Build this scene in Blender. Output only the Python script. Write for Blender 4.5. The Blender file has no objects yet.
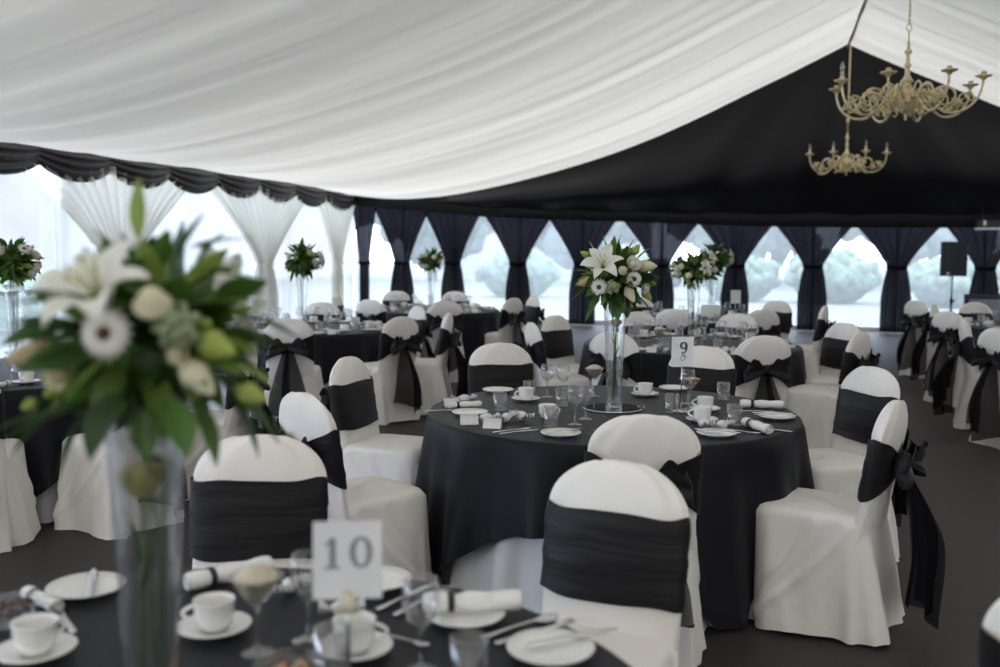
import bpy, math, random
from math import sin, cos, pi, radians, sqrt
from mathutils import Vector, Matrix

SC = bpy.context.scene
COL = SC.collection
random.seed(7)

# ------------------------------------------------------------------ mesh helper
class MB:
    def __init__(self):
        self.v = []; self.f = []; self.M = None
    def _add(self, pts):
        b = len(self.v)
        if self.M is None:
            self.v.extend([tuple(p) for p in pts])
        else:
            M = self.M
            self.v.extend([tuple(M @ Vector(p)) for p in pts])
        return b
    def grid(self, rows, closeu=False, capstart=False, capend=False):
        """rows: list of equal-length point lists; closeu joins the end of each row to its start"""
        n = len(rows[0]); m = len(rows)
        b = self._add([p for r in rows for p in r])
        for i in range(m - 1):
            for j in range(n if closeu else n - 1):
                k = (j + 1) % n
                self.f.append((b+i*n+j, b+i*n+k, b+(i+1)*n+k, b+(i+1)*n+j))
        if capstart: self.f.append(tuple(b + j for j in reversed(range(n))))
        if capend: self.f.append(tuple(b + (m-1)*n + j for j in range(n)))
        return self
    def lathe(self, prof, n=24, cx=0, cy=0, cz=0, cap0=False, cap1=False):
        rows = [[(cx + r*cos(2*pi*j/n), cy + r*sin(2*pi*j/n), cz + z) for j in range(n)] for r, z in prof]
        return self.grid(rows, True, cap0, cap1)
    def tube(self, pts, rad, n=8, caps=True):
        pts = [Vector(p) for p in pts]
        if not hasattr(rad, '__len__'): rad = [rad]*len(pts)
        rows = []; nrm = None
        for i, p in enumerate(pts):
            t = (pts[min(i+1, len(pts)-1)] - pts[max(i-1, 0)])
            if t.length < 1e-9: t = Vector((0,0,1))
            t.normalize()
            if nrm is None:
                nrm = t.orthogonal().normalized()
            nrm = (nrm - t*nrm.dot(t))
            nrm = nrm.normalized() if nrm.length > 1e-6 else t.orthogonal().normalized()
            bn = t.cross(nrm)
            rows.append([p + (nrm*cos(2*pi*j/n) + bn*sin(2*pi*j/n))*rad[i] for j in range(n)])
        return self.grid(rows, True, caps, caps)
    def box(self, c, s, rz=0, taper=1.0):
        x, y, z = s[0]/2, s[1]/2, s[2]/2
        pts = []
        for dz, k in ((-z, 1), (z, taper)):
            for dx, dy in ((-x,-y),(x,-y),(x,y),(-x,y)):
                dx *= k; dy *= k
                pts.append((c[0]+dx*cos(rz)-dy*sin(rz), c[1]+dx*sin(rz)+dy*cos(rz), c[2]+dz))
        b = self._add(pts)
        for q in ((3,2,1,0),(4,5,6,7),(0,1,5,4),(1,2,6,5),(2,3,7,6),(3,0,4,7)):
            self.f.append(tuple(b+i for i in q))
        return self
    def ball(self, c, r, nu=14, nv=9, fn=None):
        rows = []
        rx, ry, rz = r if hasattr(r, '__len__') else (r, r, r)
        for i in range(nv+1):
            a = -pi/2 + pi*i/nv
            row = []
            for j in range(nu):
                t = 2*pi*j/nu
                d = Vector((cos(a)*cos(t), cos(a)*sin(t), sin(a)))
                k = fn(d) if fn else 1
                row.append((c[0]+d.x*rx*k, c[1]+d.y*ry*k, c[2]+d.z*rz*k))
            rows.append(row)
        return self.grid(rows, True)
    def mesh(self, name, mat, smooth=True):
        me = bpy.data.meshes.new(name)
        me.from_pydata(self.v, [], self.f)
        me.validate()
        if mat is not None:
            for m in (mat if isinstance(mat, (list, tuple)) else [mat]): me.materials.append(m)
        if smooth:
            me.polygons.foreach_set('use_smooth', [True]*len(me.polygons))
        me.update()
        return me
    def build(self, name, mat, parent=None, smooth=True):
        return link(name, self.mesh(name, mat, smooth), parent)

def link(name, me, parent=None):
    o = bpy.data.objects.new(name, me); COL.objects.link(o)
    if parent is not None: o.parent = parent
    return o
def tag(o, label, cat, group=None, kind=None):
    o['label'] = label; o['category'] = cat
    if group: o['group'] = group
    if kind: o['kind'] = kind
    return o
def thing(name, label, cat, loc=(0,0,0), rz=0, group=None):
    o = bpy.data.objects.new(name, None); COL.objects.link(o)
    o.empty_display_size = .05
    o.location = loc; o.rotation_euler = (0,0,rz)
    return tag(o, label, cat, group)
def struct(o, label=None, cat=None):
    o['kind'] = 'structure'
    if label: o['label'] = label
    if cat: o['category'] = cat
    return o
def dup(root, loc, rz, label, group=None, name=None):
    r = root.copy(); COL.objects.link(r); r.location = loc; r.rotation_euler = (0,0,rz)
    r['label'] = label
    if group: r['group'] = group
    for ch in list(root.children):
        c = ch.copy(); COL.objects.link(c); c.parent = r
        for g in list(ch.children):
            d = g.copy(); COL.objects.link(d); d.parent = c
    return r
def single(name, me, loc, rz, label, cat, group=None):
    o = link(name, me); o.location = loc; o.rotation_euler = (0,0,rz)
    return tag(o, label, cat, group)

# ------------------------------------------------------------------ materials
def newmat(name):
    m = bpy.data.materials.new(name); m.use_nodes = True
    nt = m.node_tree; nt.nodes.clear()
    out = nt.nodes.new('ShaderNodeOutputMaterial')
    return m, nt, out
def pmat(name, col, rough=.6, metal=0, spec=.5, sheen=0, bump=0, bscale=60, var=0, vscale=8, bstretch=(1,1,1), coat=0):
    m, nt, out = newmat(name)
    b = nt.nodes.new('ShaderNodeBsdfPrincipled')
    b.inputs['Base Color'].default_value = (*col, 1)
    b.inputs['Roughness'].default_value = rough
    b.inputs['Metallic'].default_value = metal
    b.inputs['Specular IOR Level'].default_value = spec
    b.inputs['Sheen Weight'].default_value = sheen
    b.inputs['Coat Weight'].default_value = coat
    nt.links.new(b.outputs[0], out.inputs[0])
    if bump or var:
        tc = nt.nodes.new('ShaderNodeTexCoord')
        mp = nt.nodes.new('ShaderNodeMapping'); mp.inputs['Scale'].default_value = bstretch
        nt.links.new(tc.outputs['Object'], mp.inputs[0])
    if bump:
        n = nt.nodes.new('ShaderNodeTexNoise'); n.inputs['Scale'].default_value = bscale; n.inputs['Detail'].default_value = 3
        nt.links.new(mp.outputs[0], n.inputs['Vector'])
        bp = nt.nodes.new('ShaderNodeBump'); bp.inputs['Strength'].default_value = bump; bp.inputs['Distance'].default_value = .01
        nt.links.new(n.outputs['Fac'], bp.inputs['Height']); nt.links.new(bp.outputs[0], b.inputs['Normal'])
    if var:
        n2 = nt.nodes.new('ShaderNodeTexNoise'); n2.inputs['Scale'].default_value = vscale; n2.inputs['Detail'].default_value = 4
        nt.links.new(mp.outputs[0], n2.inputs['Vector'])
        r = nt.nodes.new('ShaderNodeValToRGB')
        r.color_ramp.elements[0].color = (*[c*(1-var) for c in col], 1); r.color_ramp.elements[0].position = .3
        r.color_ramp.elements[1].color = (*[min(1, c*(1+var)) for c in col], 1); r.color_ramp.elements[1].position = .7
        nt.links.new(n2.outputs['Fac'], r.inputs[0]); nt.links.new(r.outputs[0], b.inputs['Base Color'])
    return m
def fabric(name, col, trans=.0, transp=.0, tcol=None, bump=.15, bscale=25, bstretch=(1,1,1)):
    """cloth: diffuse + translucent (+ open weave)"""
    m, nt, out = newmat(name)
    d = nt.nodes.new('ShaderNodeBsdfDiffuse'); d.inputs[0].default_value = (*col, 1)
    t = nt.nodes.new('ShaderNodeBsdfTranslucent'); t.inputs[0].default_value = (*(tcol or col), 1)
    tc = nt.nodes.new('ShaderNodeTexCoord'); mp = nt.nodes.new('ShaderNodeMapping'); mp.inputs['Scale'].default_value = bstretch
    n = nt.nodes.new('ShaderNodeTexNoise'); n.inputs['Scale'].default_value = bscale; n.inputs['Detail'].default_value = 3
    bp = nt.nodes.new('ShaderNodeBump'); bp.inputs['Strength'].default_value = bump; bp.inputs['Distance'].default_value = .02
    nt.links.new(tc.outputs['Object'], mp.inputs[0]); nt.links.new(mp.outputs[0], n.inputs['Vector'])
    nt.links.new(n.outputs['Fac'], bp.inputs['Height']); nt.links.new(bp.outputs[0], d.inputs['Normal'])
    mx = nt.nodes.new('ShaderNodeMixShader'); mx.inputs[0].default_value = trans
    nt.links.new(d.outputs[0], mx.inputs[1]); nt.links.new(t.outputs[0], mx.inputs[2])
    last = mx
    if transp:
        tr = nt.nodes.new('ShaderNodeBsdfTransparent')
        m2 = nt.nodes.new('ShaderNodeMixShader'); m2.inputs[0].default_value = transp
        nt.links.new(mx.outputs[0], m2.inputs[1]); nt.links.new(tr.outputs[0], m2.inputs[2]); last = m2
    nt.links.new(last.outputs[0], out.inputs[0])
    return m
def gathered_cloth(name, col, lo, hi):
    """roof cloth: the denser gathers of the weave let less daylight through"""
    m, nt, out = newmat(name)
    d = nt.nodes.new('ShaderNodeBsdfDiffuse'); d.inputs[0].default_value = (*col, 1)
    t = nt.nodes.new('ShaderNodeBsdfTranslucent'); t.inputs[0].default_value = (*col, 1)
    tc = nt.nodes.new('ShaderNodeTexCoord')
    m1 = nt.nodes.new('ShaderNodeMapping'); m1.inputs['Rotation'].default_value = (0, 0, radians(15.5))
    m2 = nt.nodes.new('ShaderNodeMapping'); m2.inputs['Scale'].default_value = (.045, 1.5, .045)
    n = nt.nodes.new('ShaderNodeTexNoise'); n.inputs['Scale'].default_value = 1.6; n.inputs['Detail'].default_value = 5; n.inputs['Roughness'].default_value = .62
    nt.links.new(tc.outputs['Object'], m1.inputs[0]); nt.links.new(m1.outputs[0], m2.inputs[0]); nt.links.new(m2.outputs[0], n.inputs['Vector'])
    mr = nt.nodes.new('ShaderNodeMapRange'); mr.inputs[1].default_value = .34; mr.inputs[2].default_value = .62; mr.inputs[3].default_value = lo; mr.inputs[4].default_value = hi
    nt.links.new(n.outputs['Fac'], mr.inputs[0])
    mx = nt.nodes.new('ShaderNodeMixShader'); nt.links.new(mr.outputs[0], mx.inputs[0])
    nt.links.new(d.outputs[0], mx.inputs[1]); nt.links.new(t.outputs[0], mx.inputs[2]); nt.links.new(mx.outputs[0], out.inputs[0])
    return m
def thin_glass(name, tint=(1,1,1), base=.05, edge=.55, rough=.02):
    m, nt, out = newmat(name)
    tr = nt.nodes.new('ShaderNodeBsdfTransparent'); tr.inputs[0].default_value = (*tint, 1)
    g = nt.nodes.new('ShaderNodeBsdfGlossy'); g.inputs['Roughness'].default_value = rough
    lw = nt.nodes.new('ShaderNodeLayerWeight'); lw.inputs['Blend'].default_value = .35
    ma = nt.nodes.new('ShaderNodeMath'); ma.operation = 'MULTIPLY_ADD'; ma.inputs[1].default_value = edge; ma.inputs[2].default_value = base
    nt.links.new(lw.outputs['Facing'], ma.inputs[0])
    mx = nt.nodes.new('ShaderNodeMixShader'); nt.links.new(ma.outputs[0], mx.inputs[0])
    nt.links.new(tr.outputs[0], mx.inputs[1]); nt.links.new(g.outputs[0], mx.inputs[2]); nt.links.new(mx.outputs[0], out.inputs[0])
    return m
def pane_mat():
    m, nt, out = newmat('clear_pvc')
    tr = nt.nodes.new('ShaderNodeBsdfTransparent'); tr.inputs[0].default_value = (.84,.90,1,1)
    d = nt.nodes.new('ShaderNodeBsdfTranslucent'); d.inputs[0].default_value = (.82,.92,1,1)
    g = nt.nodes.new('ShaderNodeBsdfGlossy'); g.inputs['Roughness'].default_value = .15
    n = nt.nodes.new('ShaderNodeTexNoise'); n.inputs['Scale'].default_value = 1.3
    tc = nt.nodes.new('ShaderNodeTexCoord'); nt.links.new(tc.outputs['Object'], n.inputs['Vector'])
    mr = nt.nodes.new('ShaderNodeMapRange'); mr.inputs[3].default_value = .06; mr.inputs[4].default_value = .11
    nt.links.new(n.outputs['Fac'], mr.inputs[0])
    m1 = nt.nodes.new('ShaderNodeMixShader'); nt.links.new(mr.outputs[0], m1.inputs[0])
    nt.links.new(tr.outputs[0], m1.inputs[1]); nt.links.new(d.outputs[0], m1.inputs[2])
    m2 = nt.nodes.new('ShaderNodeMixShader'); m2.inputs[0].default_value = .04
    nt.links.new(m1.outputs[0], m2.inputs[1]); nt.links.new(g.outputs[0], m2.inputs[2]); nt.links.new(m2.outputs[0], out.inputs[0])
    return m
def island_mat(name, cols, rough=.5, trans=.25):
    m, nt, out = newmat(name)
    g = nt.nodes.new('ShaderNodeNewGeometry'); r = nt.nodes.new('ShaderNodeValToRGB')
    el = r.color_ramp.elements
    while len(el) < len(cols): el.new(.5)
    for i, c in enumerate(cols):
        el[i].position = i/(len(cols)-1); el[i].color = (*c, 1)
    nt.links.new(g.outputs['Random Per Island'], r.inputs[0])
    b = nt.nodes.new('ShaderNodeBsdfPrincipled'); b.inputs['Roughness'].default_value = rough
    nt.links.new(r.outputs[0], b.inputs['Base Color'])
    t = nt.nodes.new('ShaderNodeBsdfTranslucent'); nt.links.new(r.outputs[0], t.inputs[0])
    mx = nt.nodes.new('ShaderNodeMixShader'); mx.inputs[0].default_value = trans
    nt.links.new(b.outputs[0], mx.inputs[1]); nt.links.new(t.outputs[0], mx.inputs[2]); nt.links.new(mx.outputs[0], out.inputs[0])
    return m
def carpet_mat():
    m, nt, out = newmat('carpet')
    tc = nt.nodes.new('ShaderNodeTexCoord'); sp = nt.nodes.new('ShaderNodeSeparateXYZ')
    nt.links.new(tc.outputs['Object'], sp.inputs[0])
    def math_(op, a, b=None):
        n = nt.nodes.new('ShaderNodeMath'); n.operation = op
        for i, q in enumerate((a, b)):
            if q is None: continue
            if isinstance(q, (int, float)): n.inputs[i].default_value = q
            else: nt.links.new(q, n.inputs[i])
        return n.outputs[0]
    fr = math_('FRACT', math_('DIVIDE', math_('ADD', sp.outputs['Y'], .85), 2.0))
    seam = math_('LESS_THAN', fr, .006)
    n = nt.nodes.new('ShaderNodeTexNoise'); n.inputs['Scale'].default_value = 1.1; n.inputs['Detail'].default_value = 6
    n2 = nt.nodes.new('ShaderNodeTexNoise'); n2.inputs['Scale'].default_value = 300
    nt.links.new(tc.outputs['Object'], n.inputs['Vector']); nt.links.new(tc.outputs['Object'], n2.inputs['Vector'])
    r = nt.nodes.new('ShaderNodeValToRGB')
    r.color_ramp.elements[0].position = .3; r.color_ramp.elements[0].color = (.038,.034,.033,1)
    r.color_ramp.elements[1].position = .7; r.color_ramp.elements[1].color = (.048,.043,.041,1)
    nt.links.new(n.outputs['Fac'], r.inputs[0])
    mx = nt.nodes.new('ShaderNodeMix'); mx.data_type = 'RGBA'
    nt.links.new(seam, mx.inputs['Factor']); nt.links.new(r.outputs[0], mx.inputs['A']); mx.inputs['B'].default_value = (.020,.018,.018,1)
    b = nt.nodes.new('ShaderNodeBsdfPrincipled'); b.inputs['Roughness'].default_value = .5; b.inputs['Specular IOR Level'].default_value = .2
    nt.links.new(mx.outputs['Result'], b.inputs['Base Color'])
    bp = nt.nodes.new('ShaderNodeBump'); bp.inputs['Strength'].default_value = .25; bp.inputs['Distance'].default_value = .004
    nt.links.new(n2.outputs['Fac'], bp.inputs['Height']); nt.links.new(bp.outputs[0], b.inputs['Normal'])
    nt.links.new(b.outputs[0], out.inputs[0])
    return m

M = {}
M['cover'] = fabric('white_chair_cover', (.84,.80,.755), .04, bump=.35, bscale=10)
M['sash'] = pmat('black_satin_sash', (.0105,.0095,.0105), .48, spec=.2, sheen=.03, bump=.35, bscale=22, bstretch=(.25,.25,2.2))
M['organza'] = fabric('black_organza', (.010,.009,.011), .15, .16, bump=.3, bscale=20)
M['black_cloth'] = pmat('black_tablecloth', (.0065,.0072,.010), .5, spec=.17, sheen=.03, bump=.12, bscale=220, var=.15, vscale=3)
M['white_cloth'] = fabric('white_tablecloth', (.78,.78,.79), .1, bump=.1, bscale=12)
M['roof'] = gathered_cloth('white_roof_lining', (.82,.81,.785), .088, .130)
M['white_wall'] = fabric('white_wall_lining', (.62,.62,.61), .42, bump=.2, bscale=3)
M['grey_wall'] = fabric('grey_wall_lining', (.30,.29,.28), .0, bump=.2, bscale=3)
M['sheer'] = fabric('white_sheer_curtain', (.84,.83,.79), .62, .10, tcol=(.9,.88,.82), bump=.1, bscale=6)
M['voile'] = fabric('white_voile', (.86,.86,.84), .30, .04, tcol=(.95,.94,.90), bump=.1, bscale=6)
M['lining'] = pmat('black_roof_lining', (.0045,.0045,.006), .5, spec=.22, sheen=.03, bump=.2, bscale=3)
M['curtain'] = fabric('black_curtain', (.008,.0075,.010), .3, .012, tcol=(.020,.0165,.025), bump=.2, bscale=10, bstretch=(3,3,.3))
M['swag'] = pmat('black_satin_swag', (.020,.017,.018), .4, spec=.4, sheen=.06, bump=.2, bscale=9)
M['china'] = pmat('white_china', (.80,.79,.76), .18, spec=.5, coat=.3)
M['napkin'] = fabric('white_napkin', (.82,.81,.78), .05, bump=.2, bscale=60)
M['ribbon'] = pmat('black_ribbon', (.012,.011,.012), .35)
M['steel'] = pmat('polished_cutlery', (.72,.72,.72), .16, metal=1, bump=.02, bscale=40)
M['chrome'] = pmat('chrome_rod', (.6,.6,.6), .12, metal=1)
M['glass'] = thin_glass('clear_glass')
M['vaseglass'] = thin_glass('vase_glass', (.985,.99,.99), .07, .5, .05)
M['water'] = thin_glass('still_water', (.95,.98,.97), .04, .2)
M['mirror'] = pmat('mirror_glass', (.75,.77,.78), .03, metal=1)
M['card'] = fabric('card_stock', (.82,.82,.84), .1, bump=.03, bscale=80)
M['digit'] = pmat('dark_print', (.05,.05,.055), .5)
M['digit_grey'] = pmat('silver_print', (.27,.27,.29), .45)
M['brass'] = pmat('aged_brass', (.97,.70,.42), .34, metal=.3, bump=.1, bscale=40, var=.3, vscale=14)
M['candle'] = pmat('ivory_candle_sleeve', (.62,.56,.45), .4)
M['bulb'] = thin_glass('flame_bulb_glass', (.97,.96,.93), .22, .5)
M['leaf'] = island_mat('leaf_green', [(.016,.04,.010),(.05,.12,.022),(.09,.19,.03),(.03,.075,.016),(.16,.26,.05)], .4, .3)
M['leaf_light'] = island_mat('leaf_light_green', [(.22,.33,.06),(.33,.43,.10),(.16,.27,.045)], .45, .4)
M['stem'] = pmat('green_stem', (.05,.10,.025), .5, var=.3, vscale=30)
M['petal'] = fabric('white_petal', (.84,.83,.76), .25, bump=.05, bscale=60)
M['petal_cream'] = fabric('cream_petal', (.78,.74,.52), .25, bump=.08, bscale=60)
M['bud'] = fabric('green_cream_bud', (.40,.47,.13), .25, bump=.08, bscale=60)
M['bud_pink'] = fabric('blush_bud', (.58,.47,.30), .25, bump=.08, bscale=60)
M['rose_yellow'] = fabric('yellow_green_rose', (.60,.58,.24), .25, bump=.08, bscale=60)
M['bloom_green'] = fabric('pale_green_bloom', (.36,.42,.25), .25, bump=.4, bscale=70)
M['flower_eye'] = pmat('gerbera_centre', (.10,.05,.022), .7, bump=.5, bscale=300)
M['stamen'] = pmat('lily_stamen', (.42,.40,.12), .6)
M['frame'] = pmat('dark_frame', (.02,.02,.03), .4)
M['alu'] = pmat('white_aluminium', (.72,.73,.74), .4, spec=.5)
M['speaker'] = pmat('speaker_black', (.012,.014,.02), .55, bump=.3, bscale=200)
M['panel'] = pmat('grey_panel', (.22,.23,.29), .35, var=.06, vscale=2)
M['grey'] = pmat('grey_casing', (.2,.2,.21), .5)
M['greytrim'] = fabric('grey_ridge_cloth', (.40,.40,.40), .05)
M['lawn'] = pmat('lawn', (.10,.11,.09), .9, var=.25, vscale=2.5)
M['hedge'] = pmat('hedge_green', (.068,.100,.064), .8, bump=1, bscale=6, var=.5, vscale=5)
M['tree'] = pmat('tree_green', (.060,.078,.060), .8, bump=1, bscale=5, var=.5, vscale=4)
M['bark'] = pmat('bark', (.10,.08,.06), .9, bump=.6, bscale=20)
M['house'] = pmat('pale_render', (.3,.3,.3), .8)
M['pink_wall'] = pmat('pink_render', (.17,.135,.13), .8, var=.1, vscale=1)
M['side_hedge'] = pmat('side_hedge_green', (.11,.17,.075), .8, var=.4, vscale=6)
M['tiles'] = pmat('slate_roof', (.16,.17,.2), .7)
M['sweet'] = island_mat('sweets', [(.55,.18,.03),(.7,.35,.06),(.12,.06,.03),(.62,.5,.3),(.5,.1,.04)], .35, .1)
M['mousse'] = fabric('cream_dessert', (.74,.66,.52), .2, bump=.5, bscale=80)
M['dark_sweet'] = island_mat('dark_chocolates', [(.03,.015,.01),(.10,.05,.03),(.06,.03,.03)], .3, .05)
M['paper'] = fabric('white_paper', (.83,.82,.82), .15, bump=.05, bscale=60)
M['sprinkle'] = pmat('silver_confetti', (.75,.75,.78), .25, metal=.6)
M['pane'] = pane_mat()
M['carpet'] = carpet_mat()

# ------------------------------------------------------------------ tent frame of reference
A = radians(15.5)
O = Vector((-3.19, 21.17, 0))
E1 = Vector((cos(A), -sin(A), 0)); E2 = Vector((-sin(A), -cos(A), 0))   # along the gable wall, and from it towards the camera
def T(s, t, z): return O + E1*s + E2*t + Vector((0,0,z))
WID, LEN, EAVE = 20.0, 27.0, 2.72
ARCH = [(0,2.70),(.6,2.62),(1.3,2.57),(2.2,2.63),(3.3,2.82),(4.35,3.06),(5.37,3.34),(6.36,3.68),(7.33,4.09),(8.26,4.53),(9.16,4.94),(10.0,5.36)]
def arch(s):
    if s > 10: s = 20 - s
    for (a, za), (b, zb) in zip(ARCH, ARCH[1:]):
        if s <= b:
            k = (s-a)/(b-a); return za + (zb-za)*k
    return ARCH[-1][1]
def smooth_arch(s):
    return sum(arch(min(max(s+d, 0), 20) if abs(s-10) > .5 else s) for d in (-.35,-.2,0,.2,.35))/5

# floor
fl = MB(); fl.M = None
fb = MB(); fb.grid([[(x, y, 0) for x in (0, WID/2, WID)] for y in [i*1.0 for i in range(0, int(LEN)+1)]])
b0 = len(fb.v)
fo = fb.build('floor', M['carpet'], smooth=False)
fo.matrix_world = Matrix(((E1.x, E2.x, 0, O.x),(E1.y, E2.y, 0, O.y),(0,0,1,0),(0,0,0,1)))
struct(fo)

# white roof lining: two slopes with pleats running from ridge to eave
rr = random.Random(3)
pl = [(rr.uniform(1.5, 9), rr.uniform(0, 6.28), rr.uniform(.006, .013)) for _ in range(9)]
seams = [q*.62 + rr.uniform(-.16,.16) for q in range(1, 43)]
def roof_z(s, t):
    e = min(s, 20-s); k = min(1, max(0, (t-.4)/3.0)); k = k*k*(3-2*k)
    return smooth_arch(s) + .13*math.exp(-e/1.1)*k
def pleat(t, s):
    u = s/10 if s <= 10 else (20-s)/10
    h = sum(a*sin(w*t + p + .25*sin(s*.7+p)) for w, p, a in pl)
    for q in seams:
        d = t - q - .05*sin(s*.6 + q*5)
        if abs(d) < .4: h += (.035+.02*sin(q*9))*(math.exp(-abs(d)/.05) if d < 0 else math.exp(-(d/.22)**2))
    return h*(.35 + .65*sin(pi*min(max(u, .02), .98))**.6)
def roof(name, s0, s1):
    m = MB(); rows = []
    nt_, ns = 760, 40
    for i in range(nt_+1):
        t = LEN*i/nt_
        rows.append([T(s0+(s1-s0)*j/ns, t, roof_z(s0+(s1-s0)*j/ns, t) - (pleat(t, s0+(s1-s0)*j/ns) if 0 < t else 0)) for j in range(ns+1)])
    m.grid(rows)
    return struct(m.build(name, M['roof']))
roof('ceiling', 0, 10); roof('ceiling', 10, 20)
rb = MB()
rb.tube([T(10, .15+i*.5, 5.30 + .012*sin(i*1.7)) for i in range(53)], [.022+.012*sin(i*2.3)**2 for i in range(53)], 8)
struct(rb.build('trim_1', M['greytrim']))

# black gable lining, hung from the arch and bellying into the tent
LOW = [(0,2.47),(.58,2.40),(1.7,2.31),(2.97,2.20),(4.36,2.14),(5.9,2.09),(7.4,2.03),(8.8,1.99),(10.2,1.97),(11.8,1.965),(20,2.2)]
def low(s):
    for (a, za), (b, zb) in zip(LOW, LOW[1:]):
        if s <= b: return za + (zb-za)*(s-a)/(b-a)
    return LOW[-1][1]
m = MB(); rows = []
for j in range(161):
    s = 20*j/160; za = smooth_arch(s) + .02; zb = low(s) + .13 + .03*abs(sin(pi*s/1.45))
    row = []
    for i in range(31):
        v = i/30
        t = .02 + min(1, (za-zb))*(.55*sin(pi*v**1.5)**1.2) + .10*v
        fan = math.atan2(s-10, 6.2-(za+(zb-za)*v))
        t += .05*v*(1-v)*4*(sin(fan*15)+.6*sin(fan*27+1))*min(1, (za-zb))
        row.append(T(s, t, za + (zb-za)*v))
    rows.append(row)
m.grid(rows)
struct(m.build('wall_far', M['lining']))
m = MB(); rows = []
for j in range(241):
    s = 20*j/240; zb = low(s)
    row = []
    for i in range(9):
        v = i/8
        row.append(T(s, .16 + .015*sin(s*22)*v + .03*sin(pi*v), zb + (.30)*(1-v)))
    rows.append(row)
m.grid(rows); struct(m.build('trim_2', M['lining']))

# gable glazing (clear panels between slim posts) and the black tied curtains
CC = [.05, 1.16, 2.29, 3.71, 5.06, 6.63, 8.07, 9.51, 11.0, 12.5, 13.95, 15.4, 16.85, 18.3, 19.7]
for i, (a, b) in enumerate(zip(CC, CC[1:])):
    m = MB(); p = []
    rz = -A
    c = T((a+b)/2, -.10, 1.36)
    m.box(c, (b-a-.06, .006, 2.62), rz)
    w = struct(m.build('window_%d' % (i+1), M['pane'], smooth=False))
    f = MB()
    for s in (a, b): f.box(T(s, -.10, 1.36), (.06, .05, 2.7), rz)
    f.box(T((a+b)/2, -.10, .05), (b-a, .06, .10), rz)
    f.build('window_frame', M['alu'], w, smooth=False)
def curtain(mat, centre, half, tie_half, ztop, ztie, flare, place, seed, nf=9, zfull=None):
    zfull = zfull or ztop
    """place(s, t, z): s along the wall, t off the wall"""
    r = random.Random(seed); ph = [r.uniform(0, 6.28) for _ in range(4)]
    m = MB(); rows = []
    nz, nx = 40, 72
    for i in range(nz+1):
        z = .02 + (ztop-.02)*i/nz
        if z > ztie:
            k = min(1, (z-ztie)/(zfull-ztie)); hw = tie_half + (half-tie_half)*(k**1.35*.75+.25*k)
        else:
            k = (ztie-z)/ztie; hw = tie_half + (flare-tie_half)*min(1, k*2.2)**.7
        amp = .028 + .022*(1-hw/half)
        row = []
        for j in range(nx+1):
            u = -1 + 2*j/nx
            tie = math.exp(-((z-ztie)/.07)**2)
            y = amp*(sin(u*nf*2.2+ph[0])+.5*sin(u*nf*4.1+ph[1]+z*.8))*(1-.4*tie) + .05*(1-u*u)*(1-.2*tie)
            row.append(place(centre+u*hw, y, z))
        rows.append(row)
    m.grid(rows)
    return m
def tie_band(centre, hw, ztie, place):
    m = MB(); rows = []
    for i in range(5):
        z = ztie - .035 + .07*i/4
        rows.append([place(centre + (hw+.015)*cos(2*pi*j/28), .02 + .115*sin(2*pi*j/28) + .012*(1-abs(i-2)/2), z + .03*cos(2*pi*j/28)**2) for j in range(28)])
    return m.grid(rows, True)
gable = lambda s, t, z: T(s, .07 + t, z)
ords = ['first', 'second', 'third', 'fourth', 'fifth', 'sixth', 'seventh', 'eighth', 'ninth', 'tenth', 'eleventh', 'twelfth', 'thirteenth']
for i, c in enumerate(CC[:14]):
    h = [.66,.66,.66,.74,.74,.78,.74,.74,.78,.76,.74,.74,.74,.74][i]
    if i == 0:
        mm = curtain(M['curtain'], .30, .30, .12, 2.60, 1.22, .12, gable, i, 4, 2.5); cc, th = .30, .12
    else:
        mm = curtain(M['curtain'], c, h, .17, 2.60, 1.22, .27, gable, i, 9, low(c)+.08); cc, th = c, .17
    t = thing('curtain', ('narrow black half curtain tied back in the corner beside the white drapes' if i == 0 else
        '%s full black tied-back curtain of the glazed gable wall, counted from the white drapes' % ords[i-1]), 'curtain', T(c, .07, 0), 0, 'black curtains of the gable wall')
    o = mm.build('curtain_panel', M['curtain'], t); o.matrix_parent_inverse = Matrix.Translation(-t.location)
    o = tie_band(cc, th, 1.22, gable).build('tieback', M['curtain'], t); o.matrix_parent_inverse = Matrix.Translation(-t.location)

# left long wall: glazing, white tied drapes, black swagged pelmet
for i in range(9):
    t0, t1 = i*3.0, i*3.0+3.0
    m = MB(); m.box(T(-.10, (t0+t1)/2, 1.36), (.006, t1-t0-.06, 2.62), -A)
    w = struct(m.build('window_%d' % (i+20), M['pane'], smooth=False))
    f = MB()
    for t in (t0, t1): f.box(T(-.10, t, 1.36), (.05, .06, 2.72), -A)
    f.box(T(-.10, (t0+t1)/2, .05), (.06, 3, .10), -A); f.box(T(-.10, (t0+t1)/2, .98), (.05, 3, .05), -A)
    f.build('window_frame', M['alu'], w, smooth=False)
left = lambda s, t, z: T(.07 + t, s, z)
m = MB(); m.grid([[T(.03 + .018*sin(t_*.05*38)+.010*sin(t_*.05*67+1), t_*.05, z) for z in (.02, .7, 1.4, 2.1, 2.7)] for t_ in range(0, 184)])
struct(m.build('wall_left', M['voile']))
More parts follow.
